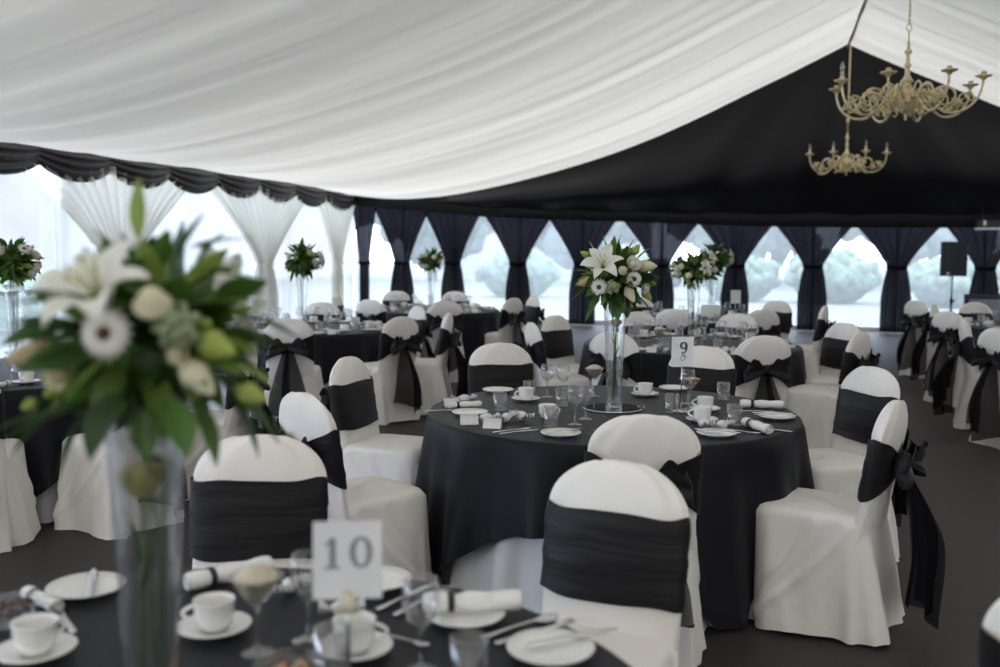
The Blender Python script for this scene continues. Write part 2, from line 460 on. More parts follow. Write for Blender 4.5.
for i, c in enumerate([0.35, 4.0, 8.0, 12.0, 16.0]):
    if i == 0: mm = curtain(M['sheer'], 1.0, .98, .14, 2.62, 1.22, .2, left, 40, 12); cc = 1.0; th = .14
    else: mm = curtain(M['sheer'], c, 2.02, .2, 2.62, 1.22, .42, left, 40+i, 22); cc = c; th = .2
    t = thing('sheer_drape', ['white sheer drape tied back in the corner next to the black curtains',
        'white sheer drape tied back behind the flowers of the table by the white curtains',
        'white sheer drape gathered behind the large foreground bouquet',
        'white sheer drape at the near end of the side wall, mostly out of view',
        'white sheer drape at the side wall beside the camera'][i], 'curtain', T(.07, c, 0), 0, 'white drapes of the side wall')
    o = mm.build('curtain_panel', M['sheer'], t); o.matrix_parent_inverse = Matrix.Translation(-t.location)
    o = tie_band(cc, th, 1.22, left).build('tieback', M['sheer'], t); o.matrix_parent_inverse = Matrix.Translation(-t.location)
SW = 1.33
m = MB(); rows = []
for j in range(481):
    t = 16*SW*j/480
    k = abs(sin(pi*(t-.2)/SW)); drop = .24 + .20*k**.75; top = 2.74 + .06*min(1, t/4)
    row = []
    for i in range(29):
        v = i/28
        belly = .10*sin(pi*v**.8)*(.25+.75*k)
        fold = .022*sin(v*26 - 0*k)*(.3+.7*k)*min(1, v*3)
        row.append(T(.10 + belly + fold, t, top - drop*v - .02*(1-k)*v))
    rows.append(row)
m.grid(rows); so = m.build('swag_pelmet', M['swag'])
tag(so, 'black satin swagged pelmet hanging along the eave above the white side drapes', 'pelmet')

# right and back walls (out of view, they close the tent)
for nm, (a, b) in (('wall_right', ((20, 0), (20, LEN))), ('wall_back', ((0, LEN), (20, LEN)))):
    m = MB(); rows = []
    for j in range(61):
        k = j/60; s = a[0]+(b[0]-a[0])*k; t = a[1]+(b[1]-a[1])*k
        rows.append([T(s, t, z) for z in (0, 1.4, arch(s)+.03)])
    m.grid(rows); struct(m.build(nm, M['white_wall' if nm == 'wall_back' else 'grey_wall'], smooth=False))

# ------------------------------------------------------------------ outside
m = MB(); m.grid([[(x, y, -.06) for x in range(-60, 81, 20)] for y in range(-40, 121, 20)])
struct(m.build('ground', M['lawn'], smooth=False))
def lump(seed, k=.22):
    r = random.Random(seed)
    w = [(Vector((r.gauss(0,1), r.gauss(0,1), r.gauss(0,1)))*2.2, r.uniform(0,6.28)) for _ in range(9)]
    w2 = [(Vector((r.gauss(0,1), r.gauss(0,1), r.gauss(0,1)))*6, r.uniform(0,6.28)) for _ in range(9)]
    return lambda d: 1 + k*sum(sin(d.dot(a)+p) for a, p in w)/4 + k*.5*sum(sin(d.dot(a)+p) for a, p in w2)/4
for i, (x, y, r_, h) in enumerate([(10.2,30,1.3,1.5),(12.9,28.0,1.1,1.25),(15.4,31.5,1.3,1.6),(7.6,31,1.2,1.3),(4.4,32,1.4,1.3),(18.4,30,1.5,1.9),(0.6,33,1.3,1.4)]):
    m = MB(); m.ball((0,0,h*.42), (r_*.9, r_*.75, h*.55), 24, 14); q_ = random.Random(60+i)
    for k in range(70):
        d = Vector((q_.gauss(0,1), q_.gauss(0,1), abs(q_.gauss(0,1)))).normalized(); e = q_.uniform(.8, 1.0)
        m.ball((d.x*r_*e, d.y*r_*.8*e, h*.40+d.z*h*.58*e), q_.uniform(.16,.30), 8, 5, lump(300+k, .3))
    o = m.build('garden_shrub', M['hedge']); o.location = (x, y, 0)
    tag(o, ['rounded garden shrub seen through the window left of the seventh full black curtain','low rounded garden shrub seen between the seventh and eighth full curtains',
            'rounded garden shrub seen beside the eighth full curtain','rounded garden shrub seen left of the sixth full curtain','pale rounded shrub seen through the window above the number nine flowers',
            'large garden shrub seen behind the loudspeaker','pale shrub seen through the window near the middle of the gable wall'][i], 'shrub', 'shrubs outside the tent')
TREES = [(10.5,44,9,3.2,'broad tree beyond the garden, seen between the sixth and seventh full curtains'),(18.6,42,10,3.6,'tree beyond the garden, seen behind the loudspeaker'),
    (4.0,47,9,3.2,'tree beyond the garden, seen above the second bouquet right of number 9 flowers'),(26.5,44,11,4,'tall tree beyond the garden at the end of the gable wall'),(-3.5,50,9,3.4,'pale tree beyond the garden, seen through the middle windows'),
    (14.6,52,11,3.8,'tall far tree beyond the garden, seen between the seventh and eighth curtains'),(22.5,56,12,4.2,'far tree beyond the garden, right of the loudspeaker'),(-10.5,52,9,3.4,'far pale tree beyond the garden, seen above the far bouquet')]
for i, (x, y, h, r_, lab) in enumerate(TREES):
    t = thing('garden_tree', lab, 'tree', (x,y,-.06), 0, 'trees beyond the garden')
    m = MB(); m.ball((0,0,h*.56), (r_*.8, r_*.8, h*.42), 24, 14)
    q_ = random.Random(90+i)
    for k in range(110):
        d = Vector((q_.gauss(0,1), q_.gauss(0,1), q_.gauss(0,1))).normalized(); e = q_.uniform(.72, 1.02)
        m.ball((d.x*r_*e, d.y*r_*e, h*.56+d.z*h*.46*e), q_.uniform(.35,.75), 9, 6, lump(200+k, .3))
    m.build('crown', M['tree'], t)
    m = MB(); m.tube([(0,0,0),(.05,0,h*.2),(0,.05,h*.45)], [.28,.2,.14], 10); m.build('trunk', M['bark'], t)
for gs, gt, cs, ct, rs, rt_, lab, sd in ((-2.6, 13.2, 3.3, 12.9, 4.8, 4.4, 'unseen added tree beside the tent, its crown shading the near left part of the roof', 77), (22.2, 10.5, 14.2, 10.0, 4.6, 6.6, 'unseen added tree right of the tent, its crown shading the right roof slope', 78)):  # two added trees, out of view, placed to shade parts of the roof
    g = T(gs, gt, 0); q = T(cs, ct, 0) - g
    t = thing('garden_tree', lab, 'tree', (g.x, g.y, -.06), 0, 'trees beyond the garden')
    m = MB(); m.ball((q.x, q.y, 9.0), (rs, rt_, 2.4), 56, 30, lump(sd, .25)); m.build('crown', M['tree'], t)
    m = MB(); m.tube([(0,0,0),(.1,.05,2),(.2,-.1,4.2),(q.x*.35, q.y*.35, 6.4),(q.x*.8, q.y*.8, 8.4)], [.5,.4,.34,.28,.16], 12); m.build('trunk', M['bark'], t)
t = thing('garden_house', 'pale house with slate roof beyond the garden, faint through the windows', 'house', (3,66,-.06), -.2)
m = MB(); m.box((0,0,2.4), (14,7,4.8)); m.build('house_wall', M['house'], t, smooth=False)
m = MB(); m.grid([[(-7.4,-3.9,4.7),(-7.4,0,7.4),(-7.4,3.9,4.7)],[(7.4,-3.9,4.7),(7.4,0,7.4),(7.4,3.9,4.7)]], False, True, True); m.build('house_roof', M['tiles'], t, smooth=False)

t = thing('garden_house', 'pinkish rendered house beyond the side hedge, seen through the opening at the left edge', 'house', (-18.5,35,-.06), .5)
m = MB(); m.box((0,0,2.6), (12,7,5.2)); m.build('house_wall', M['pink_wall'], t, smooth=False)
m = MB(); m.grid([[(-6.4,-3.9,5.1),(-6.4,0,7.9),(-6.4,3.9,5.1)],[(6.4,-3.9,5.1),(6.4,0,7.9),(6.4,3.9,5.1)]], False, True, True); m.build('house_roof', M['tiles'], t, smooth=False)
m = MB(); q_ = random.Random(17); a, b = T(-5, 1.5, 0), T(-5, 14, 0)
m.M = Matrix.Translation((a+b)/2) @ Matrix.Rotation(math.atan2((b-a).y, (b-a).x), 4, 'Z')
m.box((0,0,.5), (12.3,.8,.9))
for k in range(420):
    m.ball((q_.uniform(-6.2,6.2), q_.choice((-1,1))*q_.uniform(.2,.5), q_.uniform(.05,1.02)), q_.uniform(.10,.2), 8, 5, lump(k, .3))
tag(m.build('garden_hedge', M['side_hedge']), 'clipped green hedge outside the white side drapes, seen at the left edge', 'hedge')
# ------------------------------------------------------------------ chairs
def sgnpow(c, e): return math.copysign(abs(c)**e, c)
def back_y(z): return -.215 - .16*(z-.45)
def back_w(z):
    if z <= .775: return .202 + .003*min(1, max(0, (z-.45)/.3))
    q = min(1, (z-.775)/.162); return .205*(max(0, 1-q**2.25))**.50
def back_t(z):
    if z <= .775: return .036
    q = min(1, (z-.775)/.162); return .036*(max(0, 1-q**2.5))**.5 + .001
def even_angles(n, e=4.6):
    """angles that space n points evenly round a squarish outline"""
    N = 7200; acc = [0.0]; pv = None
    for i in range(N+1):
        th = 2*pi*i/N; p = (sgnpow(cos(th), 2/e), sgnpow(sin(th), 2/e))
        if pv is not None: acc.append(acc[-1] + math.hypot(p[0]-pv[0], p[1]-pv[1]))
        pv = p
    out = []; k = 0
    for j in range(n):
        while acc[k] < acc[-1]*j/n: k += 1
        out.append(2*pi*k/N)
    return out
EVEN = even_angles(132)
def chair_cover_mesh(seed):
    r = random.Random(seed); m = MB(); nth = 132
    ph = [r.uniform(0, 6.28) for _ in range(6)]; fr = [5, 9, 14, 21]
    rows = []; nz = 26
    for i in range(nz+1):
        u = i/nz; z = .006 + .454*u
        hx = .212 + .060*(1-u)**1.2; yf = .222 + .035*(1-u); yb = -.242 - .085*(1-u)
        n = 3.6 + 2.4*u; row = []
        for j in range(nth):
            th = EVEN[j]; c, s = cos(th), sin(th)
            x = hx*sgnpow(c, 2/n); y0 = (yf+yb)/2; y = y0 + (yf-yb)/2*sgnpow(s, 2/n)
            d = .026*(1-u)**1.05*(sin(fr[0]*th+ph[0]) + .7*(1-1.6*abs(sin(fr[1]*th*.5+ph[1]))) + .5*(1-1.6*abs(sin(fr[2]*th*.5+ph[2]+1.2*u))))
            side = max(0, (abs(x)/hx-.86)/.14)
            for kk, sh in ((0, .0), (1, .13)):
                line = yb + .06 + sh + (yf-yb-.08)*(1-u)*(.75 if kk else 1)
                d += min(1, side*2)*.020*(math.exp(-((y-line)/.020)**2) - .6*math.exp(-((y-line-.042)/.022)**2))*(.4+.6*(1-abs(2*u-1)))
            fside = max(0, ((y-y0)/((yf-yb)/2)-.86)/.14)
            d += fside*.010*math.exp(-((x - hx*(.9-1.1*(1-u)))/.03)**2)
            L = sqrt(c*c+s*s)
            zz = z + (.012*sin(2*th+ph[3]) + .008*sin(5*th+ph[4]))*(1-u)**6
            row.append((x + c*d, y + s*d, max(.004, zz)))
        rows.append(row)
    for z, k in ((.474,.985),(.485,.95),(.492,.86),(.497,.6),(.500,.3),(.501,.02)):
        n = 5; row = []
        for j in range(nth):
            th = EVEN[j]; c, s = cos(th), sin(th)
            w = .004*sin(3*th+ph[5])*(1-k)
            row.append((.212*k*sgnpow(c, 2/n), -.01 + .232*k*sgnpow(s, 2/n), z + w))
        rows.append(row)
    m.grid(rows, True, False, True)
    rows = []; zs = [.30+.475*i/16 for i in range(17)] + [.775+.162*sin(pi/2*i/13) for i in range(1, 14)]
    nb = 56
    for z in zs:
        w, t, yc = back_w(z), back_t(z), back_y(z)
        row = []
        for j in range(nb):
            th = 2*pi*j/nb; c, s = cos(th), sin(th)
            d = .003*sin(6*th+ph[1]+z*9) + .003*sin(9*th+ph[2]-z*21)
            bulge = .012*max(0, s)*(1 - min(1, abs(c)))
            row.append(((w+d)*sgnpow(c, 2/3.2), yc + (t)*sgnpow(s, 2/2.4) + bulge + d*.6*s, z + .006*sin(4*th+ph[0])*(z > .8)*(z < .93)))
        rows.append(row)
    m.grid(rows, True, False, True)
    return m.mesh('seat_cover', M['cover'])
def sash_mesh(seed):
    r = random.Random(seed); m = MB(); rows = []; nb = 64; nv = 12
    ph = [r.uniform(0, 6.28) for _ in range(4)]
    for i in range(nv+1):
        v = i/nv; row = []
        for j in range(nb):
            th = 2*pi*j/nb; c, s = cos(th), sin(th)
            p = max(0, -s)*(1-abs(c))**.8
            zt = .806 - .075*p + .004*sin(5*th+ph[0]); zb = .566 + .085*p + .005*sin(4*th+ph[1])
            z = zb + (zt-zb)*v
            w, t, yc = back_w(z) + .008, back_t(z) + .011, back_y(z)
            d = .0016*sin(v*17 + ph[2] + 1.5*sin(th*2)) + .0010*sin(v*33+th*3+ph[3])
            bulge = .012*max(0, s)*(1 - min(1, abs(c)))
            row.append(((w+d)*sgnpow(c, 2/3.2), yc + (t+d)*sgnpow(s, 2/2.4) + bulge - .016*p, z))
        rows.append(row)
    m.grid(rows, True)
    return m.mesh('sash', M['sash'])
ZK = .70; YK = back_y(ZK) - .062
def bow_loop_mesh(side, seed):
    r = random.Random(seed); m = MB(); rows = []; n = 30
    droop = r.uniform(.0, .02)
    for i in range(n+1):
        u = 2*pi*i/n; k = (1-cos(u))/2
        x = side*(.012 + .155*k); y = YK - .030 - (.042*sin(u)+.012)*(.25+.75*k)
        up_ = .022 + .030*k + .046*math.exp(-((k-.58)/.28)**2)
        dn = .022 + .050*k
        zc = ZK - droop*k
        row = []
        for j in range(11):
            q = -1 + 2*j/10
            z = zc + (up_*q if q > 0 else dn*q)
            row.append((x - side*.03*k*(q > 0)*q, y + .014*cos(q*2.2)*k + .007*sin(q*7+i*.25)*k, z))
        rows.append(row)
    m.grid(rows)
    return m.mesh('bow_loop', M['sash'])
def bow_tail_mesh(side, seed, length=.56):
    r = random.Random(seed); m = MB(); rows = []; n = 26
    p1, p2 = r.uniform(0, 6), r.uniform(0, 6)
    for i in range(n+1):
        v = i/n
        hw = .022 + .086*min(1, v*1.4)**.8
        xc = side*(.016 + .062*v); z = ZK - .02 - length*v
        y = YK - .018 - .095*sin(min(1, v*1.2)*pi/2) + .012*sin(v*5+p1)
        row = []
        for j in range(19):
            q = -1 + 2*j/18
            row.append((xc + hw*q*.9, y + (.024*sin(q*5.2+p2+v*1.2) + .05*q*side*(r.random()*0+1))*min(1, v*2+.1), z + (.035*q*side*(v > .97))))
        rows.append(row)
    m.grid(rows)
    return m.mesh('bow_tail', M['organza'])
def knot_mesh():
    m = MB(); m.ball((0, YK-.012, ZK), (.030, .026, .036), 14, 9, lambda d: 1 + .07*sin(d.x*9)+.05*sin(d.z*11))
    return m.mesh('bow_knot', M['sash'])
def make_chair(seed):
    t = bpy.data.objects.new('banquet_chair', None); COL.objects.link(t); t['category'] = 'chair'; t.empty_display_size = .1
    link('seat_cover', chair_cover_mesh(seed), t)
    s = link('sash', sash_mesh(seed), t)
    link('bow_knot', knot_mesh(), s)
    for sd in (-1, 1):
        link('bow_loop', bow_loop_mesh(sd, seed*7+sd), s)
        link('bow_tail', bow_tail_mesh(sd, seed*5+sd, .50+.03*((seed*3+sd) % 4)), s)
    return t
protos = [make_chair(i+1) for i in range(4)]
used = set()
TAB = {'9': (.54, 4.66), '10': (-.57, 1.43), '8': (-1.935, 9.5), '7': (-.89, 12.5), '6': (1.59, 8.05), '5': (2.25, 11.1), 'left': (-3.05, 6.0), 'A': (5.15, 7.95), 'B': (5.7, 10.3)}
GN = {'9': 'chairs around the number 9 table', '10': 'chairs around the foreground number 10 table', '8': 'chairs around the table by the white drapes', '7': 'chairs around the far table before the black curtains',
      '6': 'chairs around the table behind the number 9 table', '5': 'chairs around the far table with the small card', 'left': 'chairs around the left table', 'A': 'chairs at the right edge', 'B': 'chairs at the far right table', 'X': 'chairs at the right edge'}
CH = [
 # table, back-top x, y, facing (None = the table's centre), variant, label
 ('9', .52, 3.438, (.03,1), 0, 'white covered chair with black bow tucked in at the near side of number 9 table'),
 ('9', 1.567, 3.797, (-.83,.56), 1, 'white chair with long black bow tails right of number 9 table, seen side-on'),
 ('9', 1.91, 4.93, (-.93,-.36), 2, 'white covered chair with flat black sash right of number 9 table, behind the side-on chair'),
 ('9', 0.0, 6.11, (.25,-1), 3, 'white chair with flat black sash facing us at far left of number 9 table'),
 ('9', 1.256, 5.985, (-.45,-1), 0, 'white covered chair with flat black sash facing us behind the number 9 card'),
 ('9', -.806, 3.927, (.73,.68), 2, 'white covered chair left of number 9 table whose bow points at the foreground chair'),
 ('9', -.833, 5.264, (.93,-.37), 1, 'white chair with narrow-looking sash left of number 9 table, seat turned right'),
 ('10', -.755, 3.026, (.10,-1), 3, 'white covered chair with wide black sash facing us behind the number 10 card table'),
 ('10', .337, 2.673, (-.47,-.88), 1, 'white covered chair with slanting wide black sash at right end of the number 10 table'),
 ('8', -1.78, 8.15, (-.05,1), 0, 'white chair with black bow and long tail, near side of table by white drapes'),
 ('8', -.86, 8.48, (-.72,.69), 2, 'white chair with black bow, right of the table by white drapes, seat turned left'),
 ('8', -.47, 9.0, (-.97,.1), 1, 'white chair seen side-on with hanging organza tails, farther right of the table by white drapes'),
 ('8', -1.96, 10.7, None, 3, 'small white covered chair facing us at the far side of the table by white drapes'),
 ('8', -.85, 10.1, None, 0, 'white chair with flat sash at the far right side of the table by white drapes'),
 ('7', -1.53, 11.35, None, 1, 'small white chair with black bow, near left of far table before black curtains'),
 ('7', -.63, 11.1, None, 3, 'small white chair with black bow, near right of far table before black curtains'),
 ('7', -1.47, 13.75, None, 0, 'small white chair facing us at the far table, below the second black curtain'),
 ('7', -.63, 13.7, None, 2, 'small white chair facing us at the far table, below the third black curtain'),
 ('7', .165, 11.9, (-.8,.6), 2, 'white chair with black bow at the right of the far table, seat turned left'),
 ('7', .44, 12.5, (-.92,-.35), 1, 'white chair with blue-lit narrow sash at right of the far table before the black curtains'),
 ('7', -2.1, 12.4, (1,-.1), 3, 'small white chair seen side-on at the left of the far table before the black curtains'),
 ('6', .815, 6.988, (.6,.8), 1, 'white covered chair with black bow directly behind the tall vase of number 9 table'),
 ('6', 1.846, 6.75, (-.14,1), 3, 'white chair with broad black bow centred on its back, right of number 9 card'),
 ('6', 2.653, 7.102, (-.75,.66), 0, 'white chair with black bow right of table behind number 9, seat turned left'),
 ('6', 2.85, 8.0, (-.88,-.4), 2, 'white chair with flat sash right of table behind number 9, beside the bowed one'),
 ('6', 1.321, 9.35, None, 1, 'white covered chair facing us at far left side of the table behind number 9'),
 ('6', 2.238, 9.15, None, 2, 'white covered chair facing us at far right side of the table behind number 9'),
 ('6', .491, 8.75, (.75,-.66), 3, 'white chair with flat dark sash left of table behind number 9, seat towards us'),
 ('6', .25, 7.85, (.97,.25), 0, 'white covered chair with round black bow left of the table behind number 9'),
 ('5', 1.757, 9.8, None, 2, 'small white chair with black bow below the second bouquet right of number 9 flowers'),
 ('5', 2.66, 9.8, None, 0, 'small white chair with black bow below the small white card of the farthest table'),
 ('5', 3.52, 10.5, (-.9,.42), 3, 'white covered chair with black bow, narrow side-on, before the eighth curtain'),
 ('5', 3.3, 11.55, (-.75,-.65), 1, 'white chair with dark sash facing us at the right of the farthest table'),
 ('5', 1.76, 12.4, None, 0, 'small white chair facing us at the farthest table, behind the number 9 flowers'),
 ('A', 3.85, 7.5, (.93,.3), 1, 'white chair with black bow and sheer tails, nearest of the row at the right edge'),
 ('A', 4.02, 8.42, (.95,-.3), 2, 'white chair with flat sash and sheer tail second nearest in the row at right edge'),
 ('B', 4.45, 9.65, (.9,.4), 0, 'white chair with black bow and long tails in the middle of the right row'),
 ('B', 4.88, 10.95, (.85,-.5), 3, 'white chair with flat dark sash under the loudspeaker stand'),
 ('B', 5.62, 11.5, None, 1, 'white chair facing us before the framed grey board'),
 ('X', 5.02, 11.75, (.95,.3), 2, 'farthest white chair of the right row, with teal-lit organza bow, nearest to the ninth curtain'),
 ('left', -1.87, 5.16, (-.86,.5), 2, 'white covered chair behind the foreground vase, creased skirt, at the left table'),
 ('left', -1.55, 5.95, (-1,.05), 0, 'white covered chair right of the left table, partly behind the foreground bouquet'),
 ('left', -2.66, 4.70, (-.25,.97), 3, "white chair cut by the photo's left edge, only its seat and skirt in view"),
 ('X', 1.10, 1.70, (.55,.83), 1, 'white covered chair cut by the bottom right corner, only its rounded back in view'),
]
for tb, x, y, fc, vi, lab in CH:
    if fc is None: fc = (TAB[tb][0]-x, TAB[tb][1]-y)
    L = sqrt(fc[0]**2+fc[1]**2); fx, fy = fc[0]/L, fc[1]/L
    loc = (x+fx*.293, y+fy*.293, 0); rz = math.atan2(-fx, fy)
    if vi not in used:
        used.add(vi); p = protos[vi]; p.location = loc; p.rotation_euler = (0,0,rz); p['label'] = lab; p['group'] = GN[tb]
    else: dup(protos[vi], loc, rz, lab, GN[tb])

# ------------------------------------------------------------------ tables
TR = .885; TZ = .745
def overlay_mesh(corner_deg, side=1.24, seed=1):
    """square black cloth over a round table: flat top, rounded edge, four hanging points"""
    r = random.Random(seed); m = MB(); n = 240; rows = []
    c0 = radians(corner_deg); p = [r.uniform(0, 6.28) for _ in range(4)]
    def drop(th):
        q = ((th-c0) % (pi/2)) - pi/4
        return max(.12, min(side/max(cos(q), .1) - TR, .71))
    for k in (.0, .25, .5, .75, .93, .985):
        rows.append([(TR*k*cos(2*pi*j/n), TR*k*sin(2*pi*j/n), TZ+.004) for j in range(n)])
    for a in (25, 55, 85):
        rows.append([((TR-.012+.014*sin(radians(a)))*cos(2*pi*j/n), (TR-.012+.014*sin(radians(a)))*sin(2*pi*j/n), TZ+.004-.014*(1-cos(radians(a)))) for j in range(n)])
    nd = 20
    for i in range(1, nd+1):
        v = i/nd; row = []
        for j in range(n):
            th = 2*pi*j/n; d = drop(th); h = d*v
            q = ((th-c0+pi/4) % (pi/2)) - pi/4           # 0 at the corner
            cw = math.exp(-(q/.33)**2)
            R = TR + .008 + h*.05 + .085*(h/.7)**.8*(.35 + sin(15*th+p[0]+.6*sin(4*th))*.5 + sin(27*th+p[1])*.3*v)*(1-.3*cw)
            R += cw*h*.07*cos(q*11)**2
            row.append((R*cos(th), R*sin(th), TZ-.01-h))
        rows.append(row)
    m.grid(rows, True)
    return m
def undercloth_mesh(seed=1):
    r = random.Random(seed); m = MB(); n = 260; rows = []; p = [r.uniform(0,6.28) for _ in range(3)]
    for k in (.2, .6, .95):
        rows.append([((TR-.014)*k*cos(2*pi*j/n), (TR-.014)*k*sin(2*pi*j/n), TZ-.004) for j in range(n)])
    for i in range(0, 15):
        v = i/14; row = []
        for j in range(n):
            th = 2*pi*j/n
            w = sin(22*th+p[0]+.7*sin(3*th+p[1])); w = math.copysign(abs(w)**.7, w)
            R = TR - .012 - .045*min(1, v*3) + .06*v*v + .036*v**.8*(w + .3*sin(41*th+p[2]))
            row.append((R*cos(th), R*sin(th), TZ-.008-(TZ-.012)*v))
        rows.append(row)
    m.grid(rows, True)
    return m
TL = {'9': 'the number 9 table', '10': 'the foreground number 10 table', '8': 'the round table by the white drapes', '7': 'the far table before the black curtains',
      '6': 'the round table directly behind number 9', '5': 'the farthest round table, with the small card', 'left': 'the round table at the left edge', 'A': 'the nearer right-edge table', 'B': 'the far right table by the board'}
um = undercloth_mesh().mesh('tablecloth', M['white_cloth'])
for i, (k, (x, y)) in enumerate(TAB.items()):
    corner = {'9': 205, '10': 250, '8': 268, '7': 300, '6': 345, '5': 280, 'left': 290, 'A': 200, 'B': 220}[k]
    o = overlay_mesh(corner, seed=i+1).build('tablecloth', M['black_cloth']); o.location = (x, y, 0)
    tag(o, 'black square tablecloth draped in points over ' + TL[k], 'tablecloth', 'black tablecloths')
    if k in ('9', '6', '8', '7', 'left', '5', 'A', 'B'):
        o = link('tablecloth', um); o.location = (x, y, 0); o.rotation_euler = (0,0,i*.8)
        tag(o, 'white floor-length undercloth below the black cloth of ' + TL[k], 'tablecloth', 'white undercloths')
S = TZ + .006     # the top of a cloth

# ------------------------------------------------------------------ tableware meshes
def rot(pts, a): return [(x*cos(a)-y*sin(a), x*sin(a)+y*cos(a), z) for x, y, z in pts]
def plate_mesh(r=.085):
    m = MB(); m.lathe([(.001,.0),(r*.6,.0),(r*.64,.003),(r*.98,.013),(r,.016),(r*.985,.018),(r*.7,.008),(r*.6,.006),(.001,.006)], 40)
    return m.mesh('side_plate', M['china'])
def saucer_mesh():
    m = MB(); r = .074; m.lathe([(.001,0),(r*.5,0),(r*.56,.003),(r*.97,.014),(r,.017),(r*.97,.018),(r*.6,.009),(r*.36,.006),(r*.33,.004),(.001,.004)], 36)
    return m.mesh('saucer', M['china'])
def cup_mesh():
    m = MB(); m.lathe([(.001,.0),(.024,.0),(.026,.004),(.034,.012),(.039,.028),(.0405,.058),(.0415,.062),(.0395,.062),(.0375,.05),(.036,.028),(.03,.012),(.001,.009)], 32)
    return m.mesh('cup', M['china'])
def handle_mesh():
    m = MB(); m.tube([(.036+.026*sin(pi*i/10)**.8, 0, .050-.034*i/10) for i in range(11)], [.0042]*11, 8)
    return m.mesh('handle', M['china'])
def far_cup_mesh():
    m = MB(); m.lathe([(.001,.0),(.024,.0),(.034,.012),(.039,.028),(.0415,.062),(.0385,.062),(.036,.028),(.001,.009)], 18)
    m.tube([(.036+.026*sin(pi*i/6)**.8, 0, .050-.034*i/6) for i in range(7)], [.0042]*7, 6)
    return m.mesh('cup', M['china'])
def tumbler_mesh(r=.034, h=.09):
    m = MB(); m.lathe([(.001,.0),(r*.92,.0),(r*.95,.004),(r,h),(r-.002,h+.001),(r*.9,.014),(.001,.012)], 28)
    return m.mesh('water_tumbler', M['glass'])
def wine_mesh(h=.175, r=.036):
    b = h*.48
    m = MB(); m.lathe([(.001,.0),(.032,.0),(.032,.002),(.012,.006),(.0045,.014),(.004,b*.9),(.008,b),(r*.72,b+.016),(r*.98,b+.042),(r*.95,h-.02),(r*.84,h),(r*.82,h),(r*.92,b+.042),(r*.66,b+.018),(.001,b+.006)], 28)
    return m.mesh('wine_glass', M['glass'])
def martini_mesh():
    m = MB(); m.lathe([(.001,.0),(.032,.0),(.032,.002),(.010,.006),(.004,.016),(.0038,.085),(.007,.09),(.030,.118),(.052,.150),(.051,.151),(.028,.119),(.001,.094)], 32)
    return m.mesh('bowl_glass', M['glass'])
def roll_mesh(L=.20, r=.021):
    m = MB(); rows = []
    for i in range(13):
        x = -L/2 + L*i/12; k = 1 + .10*sin(i*1.3) - (.12 if i in (4,) else 0)
        rows.append([(x, r*k*1.08*cos(2*pi*j/22), r*.94 + r*k*.92*sin(2*pi*j/22)) for j in range(22)])
    m.grid(rows, True)
    for e in (-1, 1):      # rolled layers at the ends
        for q in (1.0, .72, .46, .22):
            m.lathe([(r*q*.97, 0), (r*q*.97-.002, .004), (r*max(q-.2, .02), -.004)], 18)
            nn = 3*18
            for a in range(len(m.v)-nn, len(m.v)):
                x, y, z = m.v[a]; m.v[a] = (e*(L/2 + z), x*1.05, r*.94 + y*.92)
    return m.mesh('napkin_cloth', M['napkin'])
def ribbon_mesh(L=.20, r=.0225, x0=-.045):
    m = MB(); rows = [[(x0+dx, (r*k)*1.08*cos(2*pi*j/22), .0205 + (r*k)*.92*sin(2*pi*j/22)) for j in range(22)] for dx, k in ((-.007,.99),(-.006,1.05),(.006,1.05),(.007,.99))]
    m.grid(rows, True)
    return m.mesh('ribbon', M['ribbon'])
def strip(m, prof, th=.0018):
    """flat cutlery outline: prof = (x, half-width, z)"""
    rows = []
    for x, w, z in prof:
        rows.append([(x,-w,z),(x,-w*.6,z+th),(x,w*.6,z+th),(x,w,z),(x,w*.6,z-th*.2),(x,-w*.6,z-th*.2)])
    m.grid(rows, True, True, True)
def knife_mesh(L=.2):
    m = MB(); strip(m, [(-L/2,.004,.002),(-L/2+.005,.0085,.003),(-.02,.0055,.004),(0,.005,.004),(.006,.009,.003),(L/2-.03,.010,.002),(L/2-.008,.006,.002),(L/2,.0015,.002)], .0025)
    return m.mesh('table_knife', M['steel'])
def fork_mesh(L=.2):
    m = MB(); strip(m, [(-L/2,.005,.002),(-L/2+.006,.009,.003),(-.02,.0045,.005),(.03,.004,.004),(.05,.010,.003),(.06,.012,.003)], .002)
    for y in (-.0095,-.0032,.0032,.0095): 
        m.tube([(.058,y,.004),(.08,y,.004),(L/2,y*.95,.007)], [.0017,.0015,.0009], 6)
    return m.mesh('table_fork', M['steel'])
def spoon_mesh(L=.2):
    m = MB(); strip(m, [(-L/2,.005,.002),(-L/2+.006,.009,.003),(-.02,.0045,.006),(.035,.004,.006),(.045,.010,.004),(.06,.019,.003),(.075,.021,.003),(.09,.016,.004),(L/2,.003,.006)], .002)
    return m.mesh('dessert_spoon', M['steel'])
def teaspoon_mesh(): 
    m = MB(); L = .13; strip(m, [(-L/2,.003,.002),(-L/2+.005,.006,.003),(0,.003,.004),(.025,.003,.004),(.035,.008,.003),(.05,.012,.003),(L/2,.003,.005)], .0018)
    return m.mesh('teaspoon', M['steel'])
def favour_mesh(seed):
    r = random.Random(seed); m = MB()
    m.ball((0,0,.016), (.024,.017,.016), 14, 9, lambda d: 1 + .12*sin(d.x*13+d.z*9))
    for e in (-1, 1):
        rows = []
        for i in range(5):
            k = i/4; x = e*(.020 + .028*k)
            rows.append([(x, (.005+.022*k)*(-1+2*j/8), .013 + .010*k + (.003+.006*k)*(-1)**j) for j in range(9)])
        m.grid(rows)
    return m.mesh('sweet_favour', M['paper'])
